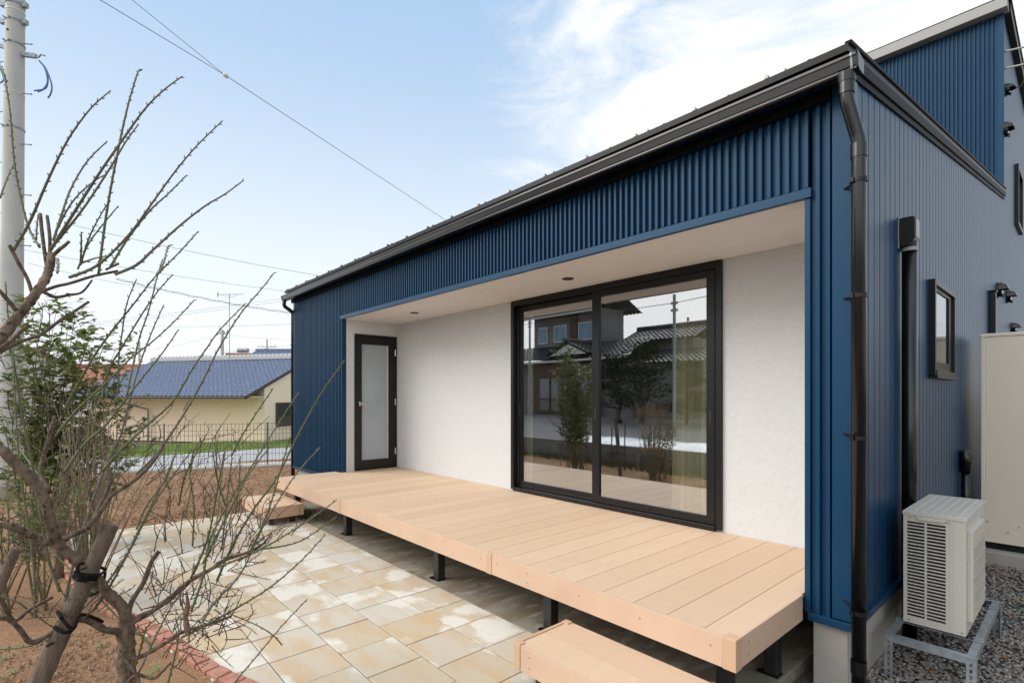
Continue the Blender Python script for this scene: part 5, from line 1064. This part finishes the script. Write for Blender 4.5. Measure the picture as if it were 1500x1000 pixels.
def jhouse():
    t = empty('house', (-20, -18, 0.5), 'two storey old house with dark tiled roofs and glazed timber entrance across the street', 'house'); Z = 0.55
    m = MB(); m.box(-26, -16.4, -22, -15.0, Z-.3, 3.75); m.build('lower_wall', 'greywall', t)
    m = MB(); m.box(-25.4, -19.6, -18.6, -16.3, 4.0, 6.9); m.build('upper_wall', 'greywall', t)
    m = MB(); m.box(-23.4, -18.5, -14.99, -14.3, Z-.3, 3.45); m.build('porch', 'oldwood', t)
    m = MB(); m.box(-22.1, -21.5, -16.29, -16.2, 4.4, 6.7); m.box(-20.0, -19.57, -16.31, -16.15, 4.4, 6.7); m.build('timber_boarding', 'oldwood', t)
    for x0 in (-22.9, -21.9, -20.9, -19.9):
        f_ = MB(); f_.box(x0, x0+.95, -14.299, -14.26, Z+.05, 2.75); d_ = f_.build('sliding_door', 'oldwood', t)
        MB().box(x0+.08, x0+.87, -14.259, -14.25, Z+.15, 1.30).build('panel', 'greywall', d_); MB().box(x0+.08, x0+.87, -14.259, -14.25, 1.42, 2.62).build('pane', 'paleglass', d_)
    for x0, w_ in ((-24.9, .8), (-23.5, 1.1), (-21.4, 1.3)):
        f_ = MB(); f_.box(x0, x0+w_, -16.298, -16.22, 5.05, 6.15); d_ = f_.build('window', 'white', t); MB().box(x0+.06, x0+w_/2-.02, -16.219, -16.21, 5.12, 6.08).build('pane', 'windowblue', d_); MB().box(x0+w_/2+.02, x0+w_-.06, -16.219, -16.21, 5.12, 6.08).build('pane', 'windowblue', d_)
    pantile_roof((-26.6, -13.9, 3.72), (1, 0, 0), (0, -2.6, 1.15), 36, 9, 10.6, 2.84, .04, .04).build('lower_roof', 'darktile', t)
    pantile_roof((-26.2, -15.3, 6.75), (1, 0, 0), (0, -2.1, 0.95), 26, 8, 7.4, 2.3, .04, .04).build('upper_roof', 'darktile', t); pantile_roof((-26.2, -19.5, 6.75), (1, 0, 0), (0, 2.1, 0.95), 26, 8, 7.4, 2.3, .04, .04).build('upper_roof', 'darktile', t)
    pantile_roof((-21.8, -13.6, 3.95), (0, -1, 0), (1.7, 0, .75), 8, 6, 2.9, 1.86, .04, .04).build('porch_roof', 'darktile', t); pantile_roof((-18.4, -13.6, 3.95), (0, -1, 0), (-1.7, 0, .75), 8, 6, 2.9, 1.86, .04, .04).build('porch_roof', 'darktile', t)
    m = MB(); m.add([(-21.5, -13.8, 3.95), (-18.7, -13.8, 3.95), (-20.1, -13.8, 4.58)], [(0, 1, 2)]); m.box(-26.5, -16.1, -14.05, -13.98, 3.58, 3.70); m.box(-26.1, -18.9, -15.5, -15.42, 6.62, 6.74); m.build('barge_board', 'white', t)
    m = MB(); m.tube([(-26.3, -17.4, 7.78), (-18.7, -17.4, 7.78)], .17, 8); m.tube([(-20.1, -13.5, 4.78), (-20.1, -16.3, 4.78)], .14, 8); m.build('ridge', 'darktile', t)
    t2 = empty('house', (-14, -19, 0.5), 'low house with a dark tiled roof behind the pine, mirrored in the window', 'house')
    MB().box(-18.2, -14.2, -20.0, -17.4, .2, 4.75).build('wall', 'greywall', t2)
    pantile_roof((-18.6, -16.8, 4.72), (1, 0, 0), (0, -1.9, 0.85), 18, 7, 4.9, 2.1, .04, .04).build('roof', 'darktile', t2); pantile_roof((-18.6, -20.6, 4.72), (1, 0, 0), (0, 1.9, 0.85), 18, 7, 4.9, 2.1, .04, .04).build('roof', 'darktile', t2)
    pantile_roof((-17.8, -14.8, 3.3), (1, 0, 0), (0, -2.4, .85), 20, 8, 5.6, 2.55, .04, .04).build('lower_roof', 'darktile', t2); MB().box(-17, -12.6, -17.39, -15.4, .2, 3.3).build('lower_wall', 'greywall', t2)
    MB().tube([(-18.6, -18.7, 5.66), (-13.7, -18.7, 5.66)], .16, 8).build('ridge', 'darktile', t2)
jhouse()
def pine_tree(x, y, h, r, label):
    t = empty('pine_tree', (x, y, 0.4), label, 'tree'); MB().tube(catmull([(x, y, .3), (x+.2, y, .3+h*.4), (x-.1, y+.1, .3+h*.75), (x, y, .3+h)], 5), [.13*(1-.05*i) for i in range(16)], 8).build('trunk', 'oldwood', t, smooth=True)
    V = []; Fc = []; br = MB()
    for k_ in range(26):
        z = .5+h*(.18+.82*random.random()); rr_ = r*(1.05-.75*(z-.4)/h); a = random.random()*6.28; c_ = Vector((x+math.cos(a)*rr_*.7, y+math.sin(a)*rr_*.7, z)); br.tube([(x, y, z-.2), c_], [.04, .015], 5)
        for _ in range(95):
            p = c_+Vector((random.gauss(0, .30*r/1.4), random.gauss(0, .30*r/1.4), random.gauss(0, .09))); b = len(V); d_ = Vector((random.gauss(0, 1), random.gauss(0, 1), random.uniform(.1, 1.2))).normalized(); s = d_.orthogonal().normalized()
            V += [tuple(p-s*.035), tuple(p+s*.035), tuple(p+d_*.16)]; Fc.append((b, b+1, b+2))
    br.build('branches', 'oldwood', t); m = MB(); m.v = V; m.f = Fc; m.build('crown', 'pine', t, fix=False)
pine_tree(-13.3, -11.2, 3.4, 1.5, 'dark layered garden pine in front of the old house, tallest of the mirrored group'); pine_tree(-15.2, -12.0, 2.9, 1.4, 'dark pine beside the timber entrance, left of the tall one'); pine_tree(-11.4, -11.6, 2.4, 1.3, 'lower dark pine at the right of the mirrored group')
def thin_pole(x, y, z1, r, label, arms=False):
    t = empty('utility_pole', (x, y, .2), label, 'utility pole'); MB().tube([(x, y, 0.1), (x, y, z1)], [r, r*.8], 10).build('shaft', 'galv', t)
    m = MB()
    for z in ((z1-.3, z1-.55) if not arms else (z1-.7, z1-1.1)): m.box(x-(.9 if arms else .12), x+(.9 if arms else .12), y-.04, y+.04, z-.04, z+.04)
    m.build('crossarm', 'galv', t)
thin_pole(-9.75, -8.0, 5.15, .065, 'slim steel pole by the street, mirrored in the right pane'); thin_pole(-22.0, -12.6, 6.2, .08, 'pale slim pole before the old house, mirrored in the left pane'); thin_pole(-34, -52, 11.5, .2, 'far pole with two crossarms beyond the old house roofs', True)
m = MB(); m.tube([(-9.75, -8.0, 4.85), (-40, -11, 5.6)], .012, 5); tag(m.build('overhead_wire', 'wire'), 'wire running left from the slim street pole', 'wire', 'overhead wires'); m = MB(); m.tube([(-9.75, -8.0, 4.85), (8, -6, 5.4)], .012, 5); tag(m.build('overhead_wire', 'wire'), 'wire running right from the slim street pole', 'wire', 'overhead wires')
for x, y, h in ((-7.9, -.9, .95), (-7.2, -1.05, .9), (-6.7, -.85, 1.0), (-6.2, -1.0, .8)):
    m = MB(); m.tube([(x, y, -.02), (x+.03, y, h)], .014, 7); tag(m.build('plant_stake', 'oldwood'), 'thin dark plant stake in front of the low block wall', 'stake', 'plant stakes by the block wall')

# pieces that can be lifted apart become parts of their own
def pieces(o, name=None):
    me = o.data; n = len(me.vertices); par = list(range(n))
    def find(a):
        while par[a] != a: par[a] = par[par[a]]; a = par[a]
        return a
    for e in me.edges:
        a, b = find(e.vertices[0]), find(e.vertices[1])
        if a != b: par[a] = b
    groups = {}
    for p in me.polygons: groups.setdefault(find(p.vertices[0]), []).append(p)
    nm = name or o.name.split('.')[0]; gl = list(groups.values())
    if len(gl) < 2 or len(gl) > 90: return
    co = [v.co.copy() for v in me.vertices]; first = True
    for ps in gl:
        ids = sorted({i for p in ps for i in p.vertices}); mp = {k: i for i, k in enumerate(ids)}
        m2 = bpy.data.meshes.new(nm); m2.from_pydata([co[i] for i in ids], [], [[mp[i] for i in p.vertices] for p in ps]); m2.materials.append(me.materials[0]); m2.polygons.foreach_set('use_smooth', [p.use_smooth for p in ps])
        o2 = o.copy(); o2.data = m2; o2.name = nm; COL.objects.link(o2)
        if first:
            for ch in list(o.children): ch.parent = o2
            first = False
    bpy.data.objects.remove(o)
ONE = {'corner_trim': None, 'rake_board': None, 'snow_guards': 'snow_guard', 'base_flashing': None, 'pipe_socket': None, 'gutter_cap': None, 'eaves_board': None, 'opening_trim': None, 'screws': 'screw', 'joist': None, 'fascia': None, 'verge_trim': None, 'blind': 'blind_slat', 'timber_boarding': None, 'roof_seams': 'roof_seam', 'foundation': None, 'pull': None, 'track_strip': None, 'bolt': None}
for o in list(bpy.data.objects):
    if o.type == 'MESH' and o.parent and o.name.split('.')[0] in ONE: pieces(o, ONE[o.name.split('.')[0]])
